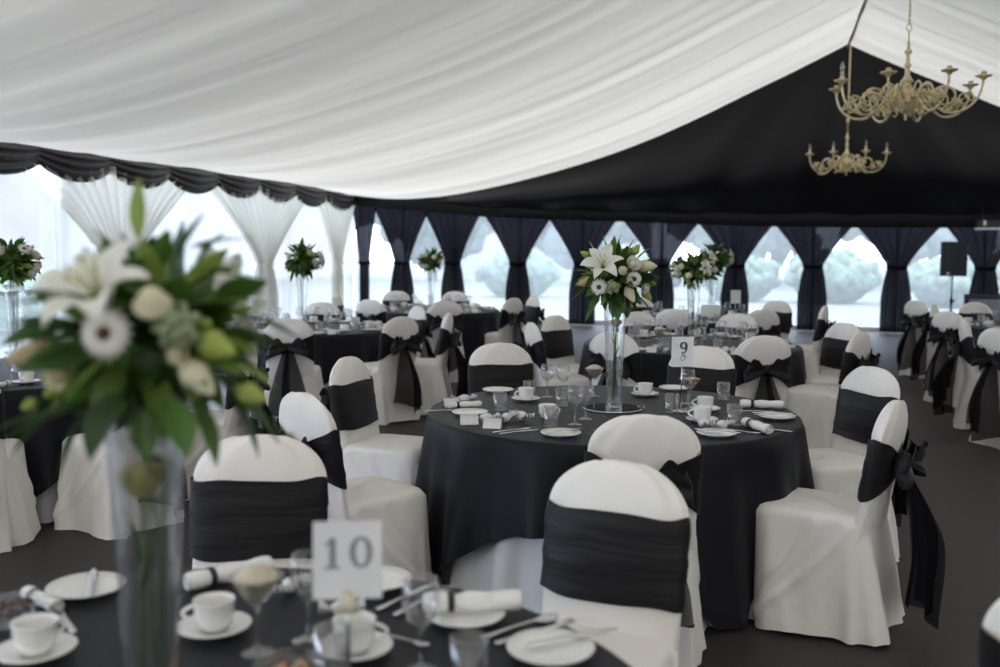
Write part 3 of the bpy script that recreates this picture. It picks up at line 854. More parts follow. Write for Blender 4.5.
def place_card_mesh():
    m = MB(); rows = [[(-.04,.022,0),(-.04,0,.042),(-.04,-.022,0)],[(.04,.022,0),(.04,0,.042),(.04,-.022,0)]]
    m.grid(rows)
    rows = [[(x, y*.93, max(0, z-.003)) for x, y, z in q] for q in rows]
    m.grid(rows)
    return m.mesh('place_card', M['paper'])
def pebbles_mesh(seed, n, rad, h, sz, mat, name):
    r = random.Random(seed); m = MB()
    for i in range(n):
        a = r.uniform(0, 6.28); q = rad*sqrt(r.random())
        m.ball((q*cos(a), q*sin(a), h + r.uniform(0, sz)), (sz*r.uniform(.7,1.1), sz*r.uniform(.7,1.1), sz*r.uniform(.6,.9)), 8, 6)
    return m.mesh(name, mat)
ME = dict(plate=plate_mesh(), saucer=saucer_mesh(), cup=cup_mesh(), handle=handle_mesh(), fcup=far_cup_mesh(), tumbler=tumbler_mesh(), wine=wine_mesh(), martini=martini_mesh(),
          roll=roll_mesh(), ribbon=ribbon_mesh(), knife=knife_mesh(), fork=fork_mesh(), spoon=spoon_mesh(), teaspoon=teaspoon_mesh(), favour=favour_mesh(1), favour2=favour_mesh(9), placecard=place_card_mesh())
def deg(a): return radians(a)
def put_cup(x, y, rz, lab, group, z=S, saucer=True, slab=None):
    if saucer:
        single('saucer', ME['saucer'], (x, y, z), 0, slab or lab.replace('cup', 'saucer under the cup', 1), 'saucer', group and group.replace('cups', 'saucers'))
        z += .006
    t = thing('cup', lab, 'cup', (x, y, z), rz, group)
    link('cup_bowl', ME['cup'], t); link('handle', ME['handle'], t)
def put_roll(x, y, rz, lab, group, z=S, sc=1):
    t = thing('napkin_roll', lab, 'napkin', (x, y, z), rz, group); t.scale = (sc, sc, sc)
    link('napkin_cloth', ME['roll'], t); link('ribbon', ME['ribbon'], t)

# ---- number 9 table
G9 = 'on the number 9 table'
for i, (x, y, lab) in enumerate([(-.009,5.241,'white side plate at the far left rim of number 9 table, before the facing chair'),
        (-.138,4.502,'white side plate at the left rim of number 9 table among wrapped favours'),
        (.256,3.999,'white side plate with a knife at the near rim left of the bowed chair'),
        (.91,4.017,'white side plate at near rim of number 9 table, right of the bowed chair'),
        (1.28,4.437,'white side plate with a knife at the right rim of number 9 table'),
        (.968,5.352,'white side plate at the far rim of number 9 table behind the number card')]):
    single('side_plate', ME['plate'], (x, y, S), 0, lab, 'plate', 'side plates ' + G9)
for x, y, rz, lab in [(.256+.01,4.0,40,'knife lying across the side plate left of the bowed chair'), (.91,4.02,150,'knife lying across the side plate right of the bowed chair'),
        (1.27,4.43,170,'knife lying across the side plate at the right rim of number 9 table')]:
    single('table_knife', ME['knife'], (x, y, S+.017), deg(rz), lab, 'knife', 'knives ' + G9)
for x, y, rz, lab, sc in [(.219,4.431,20,'white cup behind the tumbler near the favours on number 9 table',0), (.135,4.931,200,'white cup on saucer at far left of number 9 table',1),
        (.993,4.65,160,'white cup on saucer right of the number 9 stand, farther of two',1), (.916,4.348,170,'white cup on saucer right of the number 9 stand, nearer of two',1),
        (.773,5.124,190,'white cup on saucer beyond the number 9 vase, to its right',1)]:
    put_cup(x, y, deg(rz), lab, 'cups ' + G9, saucer=bool(sc))
for x, y, lab in [(.225,4.204,'clear water tumbler in front of the white cup near the favours'),(.002,4.648,'clear water tumbler at the left of number 9 table beside the side plate'),(.155,5.02,'clear water tumbler behind the far left cup and saucer of number 9 table'),
        (.31,4.778,'clear water tumbler left of the round mirror on number 9 table'),(.823,4.60,'clear water tumbler between the mirror and the number 9 stand'),(1.16,4.999,'clear water tumbler at far right of number 9 table before the broad bow'),
        (1.044,4.276,'clear water tumbler beside the rolled napkin at right of number 9 table')]:
    single('water_tumbler', ME['tumbler'], (x, y, S), 0, lab, 'glass', 'tumblers ' + G9)
for x, y, lab in [(.334,4.256,'stemmed wine glass nearest the bowed chair on number 9 table'),(.394,4.40,'stemmed wine glass just left of the round mirror'),(.25,5.06,'stemmed wine glass at the far left of number 9 table'),
        (.33,5.02,'stemmed wine glass left of the tall vase, at the far side of number 9 table'),(.95,4.86,'stemmed wine glass behind the two cups right of the number 9 stand')]:
    single('wine_glass', ME['wine'], (x, y, S), 0, lab, 'glass', 'wine glasses ' + G9)
def put_bowl_glass(x, y, fill, lab, seed=1, group=None):
    t = thing('dessert_glass', lab, 'glass', (x, y, S), 0, group); link('bowl_glass', ME['martini'], t)
    if fill == 'sweets': link('sweets', pebbles_mesh(seed, 34, .036, .132, .010, M['sweet'], 'sweets'), t)
    else:
        m = MB(); m.lathe([(.002,.096),(.027,.118),(.046,.146),(.036,.156),(.02,.166),(.001,.170)], 20); link('dessert', m.mesh('dessert', M['mousse']), t)
put_bowl_glass(.50, 5.10, 'cream', 'stemmed glass of pale dessert just left of the number 9 vase')
put_bowl_glass(.926, 4.70, 'sweets', 'stemmed glass of orange sweets beside the number 9 stand', 4)
for x, y, rz, lab in [(1.29,4.74,-10,'rolled white napkin with dark ribbon at the right of number 9 table, farther of two'),(1.112,4.15,-75,'rolled white napkin with dark ribbon pointing at us, right of the bowed chair')]:
    put_roll(x, y, deg(rz), lab, 'napkin rolls ' + G9)
put_roll(-.17, 4.70, deg(15), 'rolled white napkin at the left end of number 9 table', 'napkin rolls ' + G9, sc=.8)
for i, (x, y, rz, lab) in enumerate([(-.18,4.86,20,'white wrapped favour at the left end of number 9 table'),(.03,4.31,60,'white wrapped favour before the white cup on number 9 table'),
        (-.06,4.30,10,'white wrapped favour between the place card and the cup'),(.10,4.36,120,'white wrapped favour touching the tumbler near the cup'),(.96,4.15,40,'white wrapped favour behind the near right side plate'),(.89,4.20,100,'white wrapped favour by the nearer cup right of the stand')]):
    single('sweet_favour', ME['favour' if i % 2 else 'favour2'], (x, y, S), deg(rz), lab, 'favour', 'wrapped favours ' + G9).scale = (1.25, 1.25, 1.3)
for x, y, rz, lab in [(-.03,4.17,-12,'folded white place card at near left rim of number 9 table'),(-.135,4.26,8,'folded white place card at left rim of number 9 table beside the plate'),(-.24,4.74,25,'folded white place card at the left end of number 9 table')]:
    single('place_card', ME['placecard'], (x, y, S), deg(rz), lab, 'card', 'place cards ' + G9)
for me, nm, x, y, rz, lab in [('knife','table_knife',.085,4.07,32,'knife lying by the near left rim of number 9 table'),('fork','table_fork',.055,4.10,32,'fork beside the knife at near left rim of number 9 table'),
        ('knife','table_knife',1.17,4.16,-35,'knife at the right rim of number 9 table below the side plate'),('fork','table_fork',1.02,4.11,-35,'fork left of the rolled napkin pointing at us'),
        ('fork','table_fork',-.26,4.60,10,'fork at the left rim of number 9 table'),('knife','table_knife',1.30,4.58,-5,'knife behind the right side plate of number 9 table'),('spoon','dessert_spoon',1.22,4.62,-5,'spoon beside the farther rolled napkin of number 9 table')]:
    single(nm, ME[me], (x, y, S), deg(rz), lab, nm.split('_')[1], 'cutlery ' + G9)
m = MB(); m.lathe([(.001,0),(.140,0),(.143,.003),(.140,.006),(.001,.006)], 56)
o = m.build('mirror_plate', M['mirror'], smooth=False); o.location = (.552,4.70,S)
tag(o, 'round mirror plate under the tall vase on number 9 table', 'mirror')
r = random.Random(5); m = MB()
for i in range(160):
    a = r.uniform(0, 6.28); q = .80*sqrt(r.random()); x, y = .54+q*cos(a), 4.66+q*sin(a); w = r.uniform(.003,.006); b = r.uniform(0,3)
    m.box((x, y, S+.0006), (w*2, w, .0008), b)
o = m.build('table_confetti', M['sprinkle'], smooth=False); tag(o, 'silver confetti scattered over the number 9 table', 'confetti', kind='stuff')

# ---- number stands
def ring_strip(m, cx, cz, rx, rz_, wt, n=30, a0=0, a1=2*pi, y=0, th=.0012):
    """a flat letter stroke along an ellipse, thicker at the sides"""
    rows = []
    for i in range(n+1):
        a = a0 + (a1-a0)*i/n; w = wt*(.45 + .55*abs(cos(a)))
        o = (cx+(rx+w/2)*cos(a), cz+(rz_+w/2)*sin(a)); q = (cx+(rx-w/2)*cos(a), cz+(rz_-w/2)*sin(a))
        rows.append([(o[0], y, o[1]), (o[0], y-th, o[1]), (q[0], y-th, q[1]), (q[0], y, q[1])])
    m.grid(rows, True)
def numeral(ch, cx, cz, h, mat, parent, y=-.0012):
    m = MB(); w = h*.62
    if ch == '0': ring_strip(m, cx, cz, w*.40, h*.42, h*.19, y=y)
    if ch == '1':
        m.box((cx+.01*h, y-.0006, cz), (h*.19, .0012, h*.86)); m.box((cx, y-.0006, cz-h*.44), (h*.46, .0012, h*.08))
        m.grid([[(cx-h*.22, y, cz+h*.24), (cx-h*.22, y-.0012, cz+h*.24)], [(cx, y, cz+h*.46), (cx, y-.0012, cz+h*.46)], [(cx, y, cz+h*.33), (cx, y-.0012, cz+h*.33)], [(cx-h*.20, y, cz+h*.18), (cx-h*.20, y-.0012, cz+h*.18)]], False)
        m.grid([[(cx-h*.22, y-.0012, cz+h*.24), (cx-h*.20, y-.0012, cz+h*.18)], [(cx+.01*h, y-.0012, cz+h*.46), (cx+.01*h, y-.0012, cz+h*.32)]])
    if ch == '9':
        ring_strip(m, cx, cz+h*.20, w*.34, h*.24, h*.17, y=y)
        ring_strip(m, cx-w*.10, cz+h*.12, w*.48, h*.54, h*.15, 18, radians(-78), radians(20), y=y)
        m.ball((cx-w*.16, y-.001, cz-h*.36), (h*.075,.001,h*.075), 12, 8)
    return m.build('numeral', mat, parent, smooth=False)
def number_stand(x, y, zc, cw, chh, rz, tilt, text, dh, label, mat, dark):
    t = thing('table_number_stand', label, 'table number', (x, y, S), rz)
    c = MB(); c.box((0,0,0), (cw, .003, chh)); co = c.build('number_card', mat, t, smooth=False)
    co.location = (0, -.006, zc-S); co.rotation_euler = (tilt, 0, 0)
    if text == '10':
        numeral('1', -cw*.22, chh*.10, dh, dark, co, -.0018); numeral('0', cw*.20, chh*.10, dh, dark, co, -.0018)
    elif text:
        numeral(text, cw*.04, chh*.10, dh, dark, co, -.0018)
    m = MB(); zb = zc - S - chh/2
    m.tube([(0,.002,.004), (0,.002,zb+.06)], .0028, 10); m.build('rod', M['chrome'], t)
    m = MB(); m.lathe([(.001,0),(.038,0),(.040,.003),(.036,.007),(.006,.010),(.001,.011)], 32); m.build('base', M['chrome'], t)
    return t
t9 = number_stand(.871, 4.62, 1.045, .106, .135, deg(3), 0, '9', .062, 'white card reading 9 on a slim chrome stand', M['card'], M['digit'])
m = MB(); 
m.tube([(.0+.016*(1-i/60*.55)*cos(i*.32), -.010, .262+.016*(1-i/60*.55)*sin(i*.32)) for i in range(50)], .0016, 6); m.build('coil_clip', M['chrome'], t9)
t10 = number_stand(-.250, 1.57, 1.010, .112, .128, deg(6), deg(-4), '10', .056, 'white card reading 10 on a chrome stand, blurred in the foreground', M['card'], M['digit_grey'])
m = MB(); m.grid([[(-.020,-.012,.172),(-.020,-.018,.172),(.020,-.018,.172),(.020,-.012,.172)],[(-.016,-.012,.190),(-.016,-.020,.190),(.016,-.020,.190),(.016,-.012,.190)],[(-.004,-.012,.212),(-.004,-.016,.212),(.004,-.016,.212),(.004,-.012,.212)]], True, True, True)
o = m.build('card_clip', M['candle'], t10); o['label'] = 'cream cone-shaped clip'
t5 = number_stand(2.70, 11.15, 1.00, .115, .15, 0, 0, '', .05, 'small white number card on a thin stand at the farthest table', M['paper'], M['digit'])
t6 = number_stand(2.30, 10.62, .87, .20, .13, deg(-8), deg(-6), '', .05, 'low white card standing on the near rim of the farthest table', M['paper'], M['digit'])

# ---- number 10 table
G10 = 'on the foreground table'
for x, y, lab in [(-.925,2.125,'white side plate with a knife left of the foreground vase'),(.10,1.80,'white side plate with a knife at the right end of the foreground table'),(-.285,2.18,'white plate behind the number 10 card'),(-.07,1.975,'white plate under the ribboned napkin roll on the foreground table')]:
    single('side_plate', ME['plate'], (x, y, S), 0, lab, 'plate', 'side plates ' + G10)
single('table_knife', ME['knife'], (-.915,2.13,S+.017), deg(110), 'knife standing across the side plate left of the foreground vase', 'knife', 'knives ' + G10)
single('table_knife', ME['knife'], (.145,1.835,S+.017), deg(25), 'knife across the side plate at the right end of the foreground table', 'knife', 'knives ' + G10)
put_cup(-.572, 1.90, deg(185), 'white cup on a saucer just right of the foreground vase', 'cups ' + G10)
put_cup(-.275, 1.80, deg(10), 'white cup on a saucer behind the rod of the number 10 stand', 'cups ' + G10)
put_cup(-.875, 1.78, deg(60), 'white cup on a saucer at the left edge of the foreground table', 'cups ' + G10)
put_roll(-.625, 2.20, deg(40), 'rolled white napkin with black ribbon behind the cup right of the foreground vase', 'napkin rolls ' + G10)
put_roll(-.055, 1.985, deg(6), 'rolled white napkin with black ribbon on a plate at right of the foreground table', 'napkin rolls ' + G10, z=S+.015)
put_bowl_glass(-.46, 1.80, 'cream', 'stemmed glass of pale dessert between the cup and the wine glass in the foreground')
single('wine_glass', ME['wine'], (-.375,1.86,S), 0, 'stemmed wine glass left of the number 10 card', 'glass', 'wine glasses ' + G10)
single('wine_glass', ME['wine'], (-.141,1.72,S), 0, 'stemmed wine glass right of the number 10 stand in the foreground', 'glass', 'wine glasses ' + G10)
single('water_tumbler', ME['tumbler'], (-.052,1.66,S), 0, 'empty water tumbler on the foreground table below the ribboned napkin roll', 'glass', 'tumblers ' + G10)
single('water_tumbler', ME['tumbler'], (-.30,1.70,S), 0, 'water tumbler by the cup of the number 10 stand', 'glass', 'tumblers ' + G10)
t = thing('sweet_bowl', 'glass bowl of orange sweets at the bottom edge of the foreground table', 'bowl', (-.352,1.585,S))
m = MB(); m.lathe([(.001,0),(.03,0),(.034,.003),(.05,.02),(.058,.05),(.060,.075),(.057,.075),(.054,.05),(.046,.022),(.001,.01)], 32); m.build('bowl_glass', M['glass'], t)
link('sweets', pebbles_mesh(11, 60, .046, .040, .011, M['sweet'], 'sweets'), t)
for me, nm, x, y, rz, lab in [('knife','table_knife',-.205,2.10,57,'knife pointing away right of the number 10 card, farther of the pair'),('fork','table_fork',-.165,2.07,57,'fork beside the knife right of the number 10 card'),
        ('spoon','dessert_spoon',.045,1.93,38,'spoon between the ribboned napkin roll and the end plate, upper of two'),('fork','table_fork',.075,1.90,36,'fork between the ribboned napkin roll and the end plate, lower of two'),
        ('teaspoon','teaspoon',-.19,1.86,-30,'teaspoon on the cloth beside the foreground wine glass'),('fork','table_fork',-.93,1.99,125,'fork at the left edge of the foreground table'),('knife','table_knife',-.905,1.965,125,'knife at left edge of the foreground table beside the fork')]:
    single(nm, ME[me], (x, y, S), deg(rz), lab, nm.split('_')[-1], 'cutlery ' + G10)
t = thing('tea_light_holder', 'small white tea light dish right of the foot of the foreground vase', 'candle holder', (-.505,1.62,S))
m = MB(); m.lathe([(.001,0),(.026,0),(.03,.012),(.031,.026),(.028,.026),(.026,.014),(.001,.012)], 24); m.build('dish', M['china'], t)
m = MB(); m.lathe([(.001,.012),(.024,.012),(.024,.022),(.001,.023)], 20); m.build('candle', M['candle'], t)
t = thing('sweet_bowl', 'dark bowl of chocolates at the left edge of the foreground table', 'bowl', (-1.0,1.93,S))
m = MB(); m.lathe([(.001,0),(.028,0),(.045,.02),(.055,.05),(.052,.05),(.042,.022),(.001,.008)], 28); m.build('bowl_glass', M['glass'], t)
link('sweets', pebbles_mesh(21, 40, .04, .03, .012, M['dark_sweet'], 'sweets'), t)
put_roll(-.985, 2.04, deg(-40), 'rolled white napkin at the left edge of the foreground table behind the chocolates', 'napkin rolls ' + G10, sc=.7)
for i, (x, y, rz, lab) in enumerate([(-.40,2.16,20,'white wrapped favour behind the foreground wine glass'),(-.47,2.13,70,'white wrapped favour behind the pale dessert glass'),(-.33,1.99,10,'white wrapped favour at the foot of the number 10 stand')]):
    single('sweet_favour', ME['favour'], (x, y, S), deg(rz), lab, 'favour', 'wrapped favours ' + G10)

# ---- place settings of the farther tables
def scatter_table(key, n, full, where, a0=0, arc=2*pi, seed=0):
    r = random.Random(seed); cx, cy = TAB[key]
    for k in range(n):
        a = a0 + arc*k/n
        def P(rad, lat):
            return (cx + rad*cos(a) - lat*sin(a) + r.uniform(-.012,.012), cy + rad*sin(a) + lat*cos(a) + r.uniform(-.012,.012), S)
        single('side_plate', ME['plate'], P(.765, -.10), 0, 'white side plate set on ' + where, 'plate', 'side plates on ' + where)
        single('wine_glass', ME['wine'], P(.50, .10), 0, 'stemmed wine glass on ' + where, 'glass', 'wine glasses on ' + where)
        single('water_tumbler', ME['tumbler'], P(.54, .005), 0, 'water tumbler on ' + where, 'glass', 'tumblers on ' + where)
        p = P(.62, .20)
        if full: single('saucer', ME['saucer'], p, 0, 'white saucer under a cup on ' + where, 'saucer', 'saucers on ' + where)
        single('cup', ME['fcup'], (p[0], p[1], S + (.006 if full else 0)), r.uniform(0, 6), 'white cup set on ' + where, 'cup', 'cups on ' + where)
        if key in '876':
            single('wine_glass', ME['wine'], P(.44, -.10), 0, 'stemmed wine glass on ' + where, 'glass', 'wine glasses on ' + where)
            single('sweet_favour', ME['favour'], P(.70, .0), r.uniform(0, 6), 'white wrapped favour on ' + where, 'favour', 'wrapped favours on ' + where).scale = (1.3, 1.3, 1.5)
            single('place_card', ME['placecard'], P(.80, .02), a + pi/2 + r.uniform(-.3, .3), 'folded white place card on ' + where, 'card', 'place cards on ' + where)
        p = P(.75, .10); put_roll(p[0], p[1], a + r.uniform(-.4, .4), 'rolled napkin with dark ribbon on ' + where, 'napkin rolls on ' + where, sc=.75)
scatter_table('6', 8, True, 'the table behind number 9', .2, seed=1)
scatter_table('8', 8, True, 'the table by the white drapes', .5, seed=2)
scatter_table('7', 7, False, 'the far table before the black curtains', .1, seed=3)
scatter_table('5', 7, False, 'the farthest table with the small card', .4, seed=4)
scatter_table('left', 5, True, 'the table at the left edge', -2.0, 3.6, seed=5)
scatter_table('B', 4, False, 'the far right table by the board', 2.4, 3.0, seed=6)
put_bowl_glass(1.27, 7.72, 'cream', 'stemmed dessert glass standing tall on the table behind number 9, left part', 2)

# ------------------------------------------------------------------ flowers
def frame_to(d, up=(0,0,1)):
    return Vector(d).normalized().to_track_quat('Z', 'Y').to_matrix().to_4x4()
def leaf(m, p, d, L, w, bend=.3, roll=0, r=None):
    """blade leaf from p along d"""
    d = Vector(d).normalized(); side = d.cross(Vector((0,0,1)))
    if side.length < .05: side = Vector((1,0,0))
    side.normalize(); nrm = side.cross(d).normalized()
    side, nrm = side*cos(roll)+nrm*sin(roll), nrm*cos(roll)-side*sin(roll)
    rows = []
    for i in range(7):
        v = i/6; hw = w*(sin(pi*(v*.92+.06))**.9)*(1-.25*v)
        c = Vector(p) + d*(L*v) - nrm*(bend*L*v*v*.5)
        rows.append([c - side*hw + nrm*hw*.35, c - side*hw*.5 + nrm*hw*.1, c, c + side*hw*.5 + nrm*hw*.1, c + side*hw + nrm*hw*.35])
    m.grid(rows)
def petal_rows(L, w, curl, cup, n=8, tip=.8):
    rows = []
    for i in range(n+1):
        v = i/n; hw = w*sin(pi*min(.97, v*tip+.10))**.8
        a = curl(v)
        rows.append((v, hw, a))
    return rows
def lily(parent, p, d, L=.09):
    m = MB(); m.M = Matrix.Translation(p) @ frame_to(d)
    for k in range(6):
        a = 2*pi*k/6 + .2; Lk = L*(1 if k % 2 else .94); wk = L*(.24 if k % 2 else .19)
        rows = []
        rr_, zz = .006, 0
        for i in range(10):
            v = i/9; th = 1.25 - 1.75*v**1.5           # opening angle, recurving at the tip
            rr_ += Lk/9*cos(th); zz += Lk/9*sin(th)
            hw = wk*sin(pi*min(.985, v*.86+.12))**.85
            row = []
            for j in range(7):
                q = -1 + 2*j/6
                x, y, z = rr_, hw*q, zz + hw*.5*q*q*(1-v*.6) + .003*sin(q*5+i)
                row.append((x*cos(a)-y*sin(a), x*sin(a)+y*cos(a), z))
            rows.append(row)
        m.grid(rows)
    o = m.build('lily', M['petal'], parent)
    s = MB(); s.M = m.M
    for k in range(6):
        a = k*1.05; s.tube([(0,0,.01),(.008*cos(a),.008*sin(a),L*.45),(.02*cos(a),.02*sin(a),L*.72)], .0013, 5)
        s.ball((.021*cos(a),.021*sin(a),L*.74), (.0028,.0028,.006), 6, 5)
    s.build('stamens', M['stamen'], o)
def gerbera(parent, p, d, R=.042):
    m = MB(); m.M = Matrix.Translation(p) @ frame_to(d)
    for lay, (n, Lk, z0) in enumerate(((18, 1.0, 0), (16, .8, .004))):
        for k in range(n):
            a = 2*pi*(k+.5*lay)/n; rows = []
            for i in range(6):
                v = i/5; x = R*.2 + R*.8*Lk*v; hw = R*.135*sin(pi*min(.95, v*.75+.22))
                row = []
                for j in range(4):
                    q = -1+2*j/3; z = z0 + .009*v*(1-v*.8) - .004*v*v + .002*q*q
                    row.append((x*cos(a)-hw*q*sin(a), x*sin(a)+hw*q*cos(a), z))
                rows.append(row)
            m.grid(rows)
    m.ball((0,0,0), (R*.4,R*.4,.006), 14, 6)
    o = m.build('gerbera', M['petal'], parent)
    c = MB(); c.M = m.M
    c.ball((0,0,.007), (R*.27,R*.27,.006), 16, 8, lambda d: 1+.05*sin(d.x*40)*sin(d.y*40)); c.build('flower_centre', M['flower_eye'], o)
def rose(parent, p, d, R=.026, mat='petal_cream'):
    m = MB(); m.M = Matrix.Translation(p) @ frame_to(d)
    m.ball((0,0,0), (R*.55,R*.55,R*.8), 12, 8)
    for lay in range(4):
        n = 4 + lay; rad = R*(.4+.2*lay)
        for k in range(n):
            a = 2*pi*k/n + lay*.7; rows = []
            for i in range(6):
                v = i/5; rows.append([])
                for j in range(6):
                    q = (-1+2*j/5)*.75*(pi/n+.25); rr2 = rad*(.5+.55*v**.7 + .12*v**3)
                    rows[-1].append((rr2*cos(a+q), rr2*sin(a+q), -R*.7 + R*(1.5-.16*lay)*v - .15*R*abs(q)*v))
            m.grid(rows)
    m.build('rose', M[mat], parent)
def bud(parent, p, d, L=.06, R=.014, mat='bud'):
    m = MB(); m.M = Matrix.Translation(p) @ frame_to(d)
    m.lathe([(.002,-L*.5)]+[(R*sin(pi*(.08+.88*i/9))**.8*(1+.25*(i < 5)), -L*.5+L*i/9) for i in range(10)]+[(.001,L*.52)], 12)
    for i, v in enumerate(m.v): pass
    m.build('lily_bud', M[mat], parent)
def bloom(parent, p, d, R=.03):
    m = MB(); m.ball(p, R*.75, 12, 8); r = random.Random(int(R*1e4))
    for i in range(46):
        q = Vector((r.gauss(0,1), r.gauss(0,1), r.gauss(0,1))).normalized()
        m.ball(Vector(p)+q*R*.8, R*.24, 7, 5)
    m.build('green_bloom', M['bloom_green'], parent)
def bouquet(loc, spec, R, H, seed, nleaf, label, leaves=(), cam_face=True, squash=1.0, group='flower arrangements'):
    """loc = middle of the flower dome"""
    r = random.Random(seed)
    t = thing('flower_bouquet', label, 'flowers', loc, 0, group)
    m = MB(); ml = MB()
    for i in range(nleaf):
        d = Vector((r.gauss(0,1), r.gauss(0,1), r.gauss(.12,.85))).normalized()
        q = r.uniform(.15, .62); L = R*r.uniform(.38, .62)
        p = Vector((d.x*R*q, d.y*R*q, d.z*H*q))
        dd = Vector((d.x, d.y, d.z*.9 + r.uniform(-.25,.25))) + Vector((r.gauss(0,.3), r.gauss(0,.3), r.gauss(0,.25)))
        leaf(m if r.random() < .82 else ml, p, dd, L, L*r.uniform(.16,.30), r.uniform(-.1,.6), r.uniform(-.9,.9))
    m.ball((0,0,-.02), (R*.42,R*.42,H*.42), 16, 10, lambda d: 1+.15*sin(d.x*9)*sin(d.z*8))
    for p, d, L, w, light in leaves: leaf(ml if light else m, p, d, L, w, .25)
    m.build('foliage', M['leaf'], t); ml.build('foliage', M['leaf_light'], t)
    for kind, p, d, sz in spec:
        if len(p) == 2:
            dx, dz = p; k = max(.06, 1 - (dx/R)**2 - (dz/H)**2); p = (dx, -R*.92*sqrt(k), dz)
        if kind == 'lily': lily(t, p, d, sz)
        elif kind == 'gerbera': gerbera(t, p, d, sz)
        elif kind == 'rose': rose(t, p, d, sz)
        elif kind == 'white_rose': rose(t, p, d, sz, 'petal')
        elif kind == 'bloom': bloom(t, p, d, sz)
        elif kind == 'bud': bud(t, p, d, sz, sz*.27)
        elif kind == 'fat_bud': bud(t, p, d, sz, sz*.42, 'petal_cream')
        elif kind == 'cream_bud': bud(t, p, d, sz, sz*.25, 'petal_cream')
        elif kind == 'pink_bud': bud(t, p, d, sz, sz*.22, 'bud_pink')
    return t
def stems(t, loc, mouth_z, base_z, seed, n=5, sp=.02):
    r = random.Random(seed); m = MB(); z0 = mouth_z - loc[2]; z1 = base_z - loc[2]
    for i in range(n):
        a = 2*pi*i/n + r.uniform(-.3,.3); m.tube([(.02*cos(a), .02*sin(a), z0+.12), (sp*cos(a), sp*sin(a), z0-.05), (sp*.6*cos(a+1.5), sp*.6*sin(a+1.5), (z0+z1)/2), (sp*.5*cos(a+2.6), sp*.5*sin(a+2.6), z1)], [.002]*4, 6)
    m.build('stems', M['stem'], t)
def vase(x, y, label, h=.55, rb=.038, rt=.061, z=S):
    t = thing('glass_vase', label, 'vase', (x, y, z), 0, 'tall glass vases')
    prof = [(.001,0),(rb,0),(rb+.002,.004)]; 
    outer = [(rb + (rt-rb)*(i/12)**1.6, .012 + (h-.012)*i/12) for i in range(13)]
    inner = [(rr2-.0035, zz) for rr2, zz in reversed(outer)]; inner[-1] = (rb-.006, .030)
    m = MB(); m.lathe(prof + outer + inner + [(.001,.028)], 40); m.build('vase_body', M['vaseglass'], t)
    return t
def single_stem(x, y, label, zb, zt, head='rose_yellow', sz=.026):
    t = thing('long_stemmed_rose', label, 'flower', (x, y, zb))
    m = MB(); m.tube([(-.012,0,0),(-.006,.004,(zt-zb)*.5),(0,0,zt-zb)], [.0035]*3, 7); 
    leaf(m, (-.006,.0,(zt-zb)*.55), (.2,-.1,1), .09, .009); leaf(m, (-.004,.0,(zt-zb)*.7), (-.2,.1,1), .07, .008)
    m.build('stem', M['stem'], t)
    rose(t, (0,0,zt-zb+.02), (.05,-.45,1), sz, head); 
    return t

# foreground bouquet
bc = (-.515, 1.43, 1.385)
sp10 = [('lily', (-.018,-.105,.050), (-.22,-.62,.75), .105), ('gerbera', (-.004,-.155,.023), (-.10,-1,.10), .037), ('fat_bud', (.056,-.15,.064), (.1,-.6,.75), .050), ('bloom', (.081,-.130,.03), (0,-1,0), .034),
    ('bud', (.128,-.11,.002), (.85,-.4,-.25), .066), ('cream_bud', (.105,-.12,-.040), (.7,-.3,-.62), .066), ('pink_bud', (-.144,-.05,-.015), (-.95,-.2,-.2), .085), ('rose', (-.09,-.10,-.034), (-.3,-1,.1), .023),
    ('rose', (.086,-.14,-.006), (0,-1,0), .013), ('bud', (-.108,-.09,-.065), (-.3,-.9,-.3), .03), ('bud', (-.154,-.06,-.088), (-.4,-.9,-.3), .028), ('bud', (.110,-.10,.030), (.5,-.9,.2), .032),
    ('lily', (.04,.15,.06), (.3,.9,.4), .09), ('gerbera', (.11,.10,.0), (.7,.7,.1), .04), ('rose', (-.1,.12,.02), (-.5,.8,.2), .026), ('bud', (.165,-.07,-.07), (.9,-.3,-.3), .05)]
lv10 = [((-.003,-.03,.150), (.0,-.05,1), .085, .014, True), ((.070,-.03,.135), (1,-.1,.28), .095, .016, False), ((.080,-.05,.105), (1,-.1,-.05), .095, .013, False), ((.095,-.05,.058), (1,-.2,.10), .105, .018, True),
    ((.10,-.03,.02), (1,-.1,-.1), .10, .022, False), ((.12,-.03,-.03), (1,-.1,-.35), .08, .02, True), ((.05,-.02,.12), (.45,0,1), .08, .016, False), ((.075,-.02,.11), (.7,0,1), .07, .016, False), ((-.04,.0,.11), (-.55,0,.9), .07, .014, False),
    ((-.09,-.04,-.07), (-.8,-.1,-.6), .13, .030, False), ((-.06,-.08,-.09), (-.5,-.2,-.9), .11, .030, False), ((.02,-.08,-.09), (.1,-.4,-1), .07, .024, False), ((.08,-.06,-.08), (.5,-.2,-1), .10, .022, False),
    ((.11,-.02,-.06), (.8,0,-.7), .12, .024, False), ((-.10,0,-.03), (-1,0,-.1), .10, .026, False), ((-.07,-.02,.08), (-.9,-.1,.25), .08, .018, False), ((.11,.02,-.09), (.6,0,-1), .10, .02, False),
    ((-.05,-.10,-.08), (-.9,-.2,-.25), .12, .034, False), ((0,-.12,-.06), (-.3,-.6,-.8), .10, .034, False), ((.06,-.11,-.07), (.5,-.5,-.8), .09, .03, False), ((.13,-.02,.04), (1,0,-.25), .10, .02, False), ((-.11,-.05,-.10), (-1,-.1,-.15), .10, .03, False)]
t = bouquet(bc, sp10, .175, .165, 12, 210, 'large blurred bouquet of white lily, gerbera and buds in the foreground', lv10)
stems(t, bc, 1.29, .80, 1, 3)
vase(-.527, 1.43, 'tall clear vase of the blurred foreground bouquet', .54)
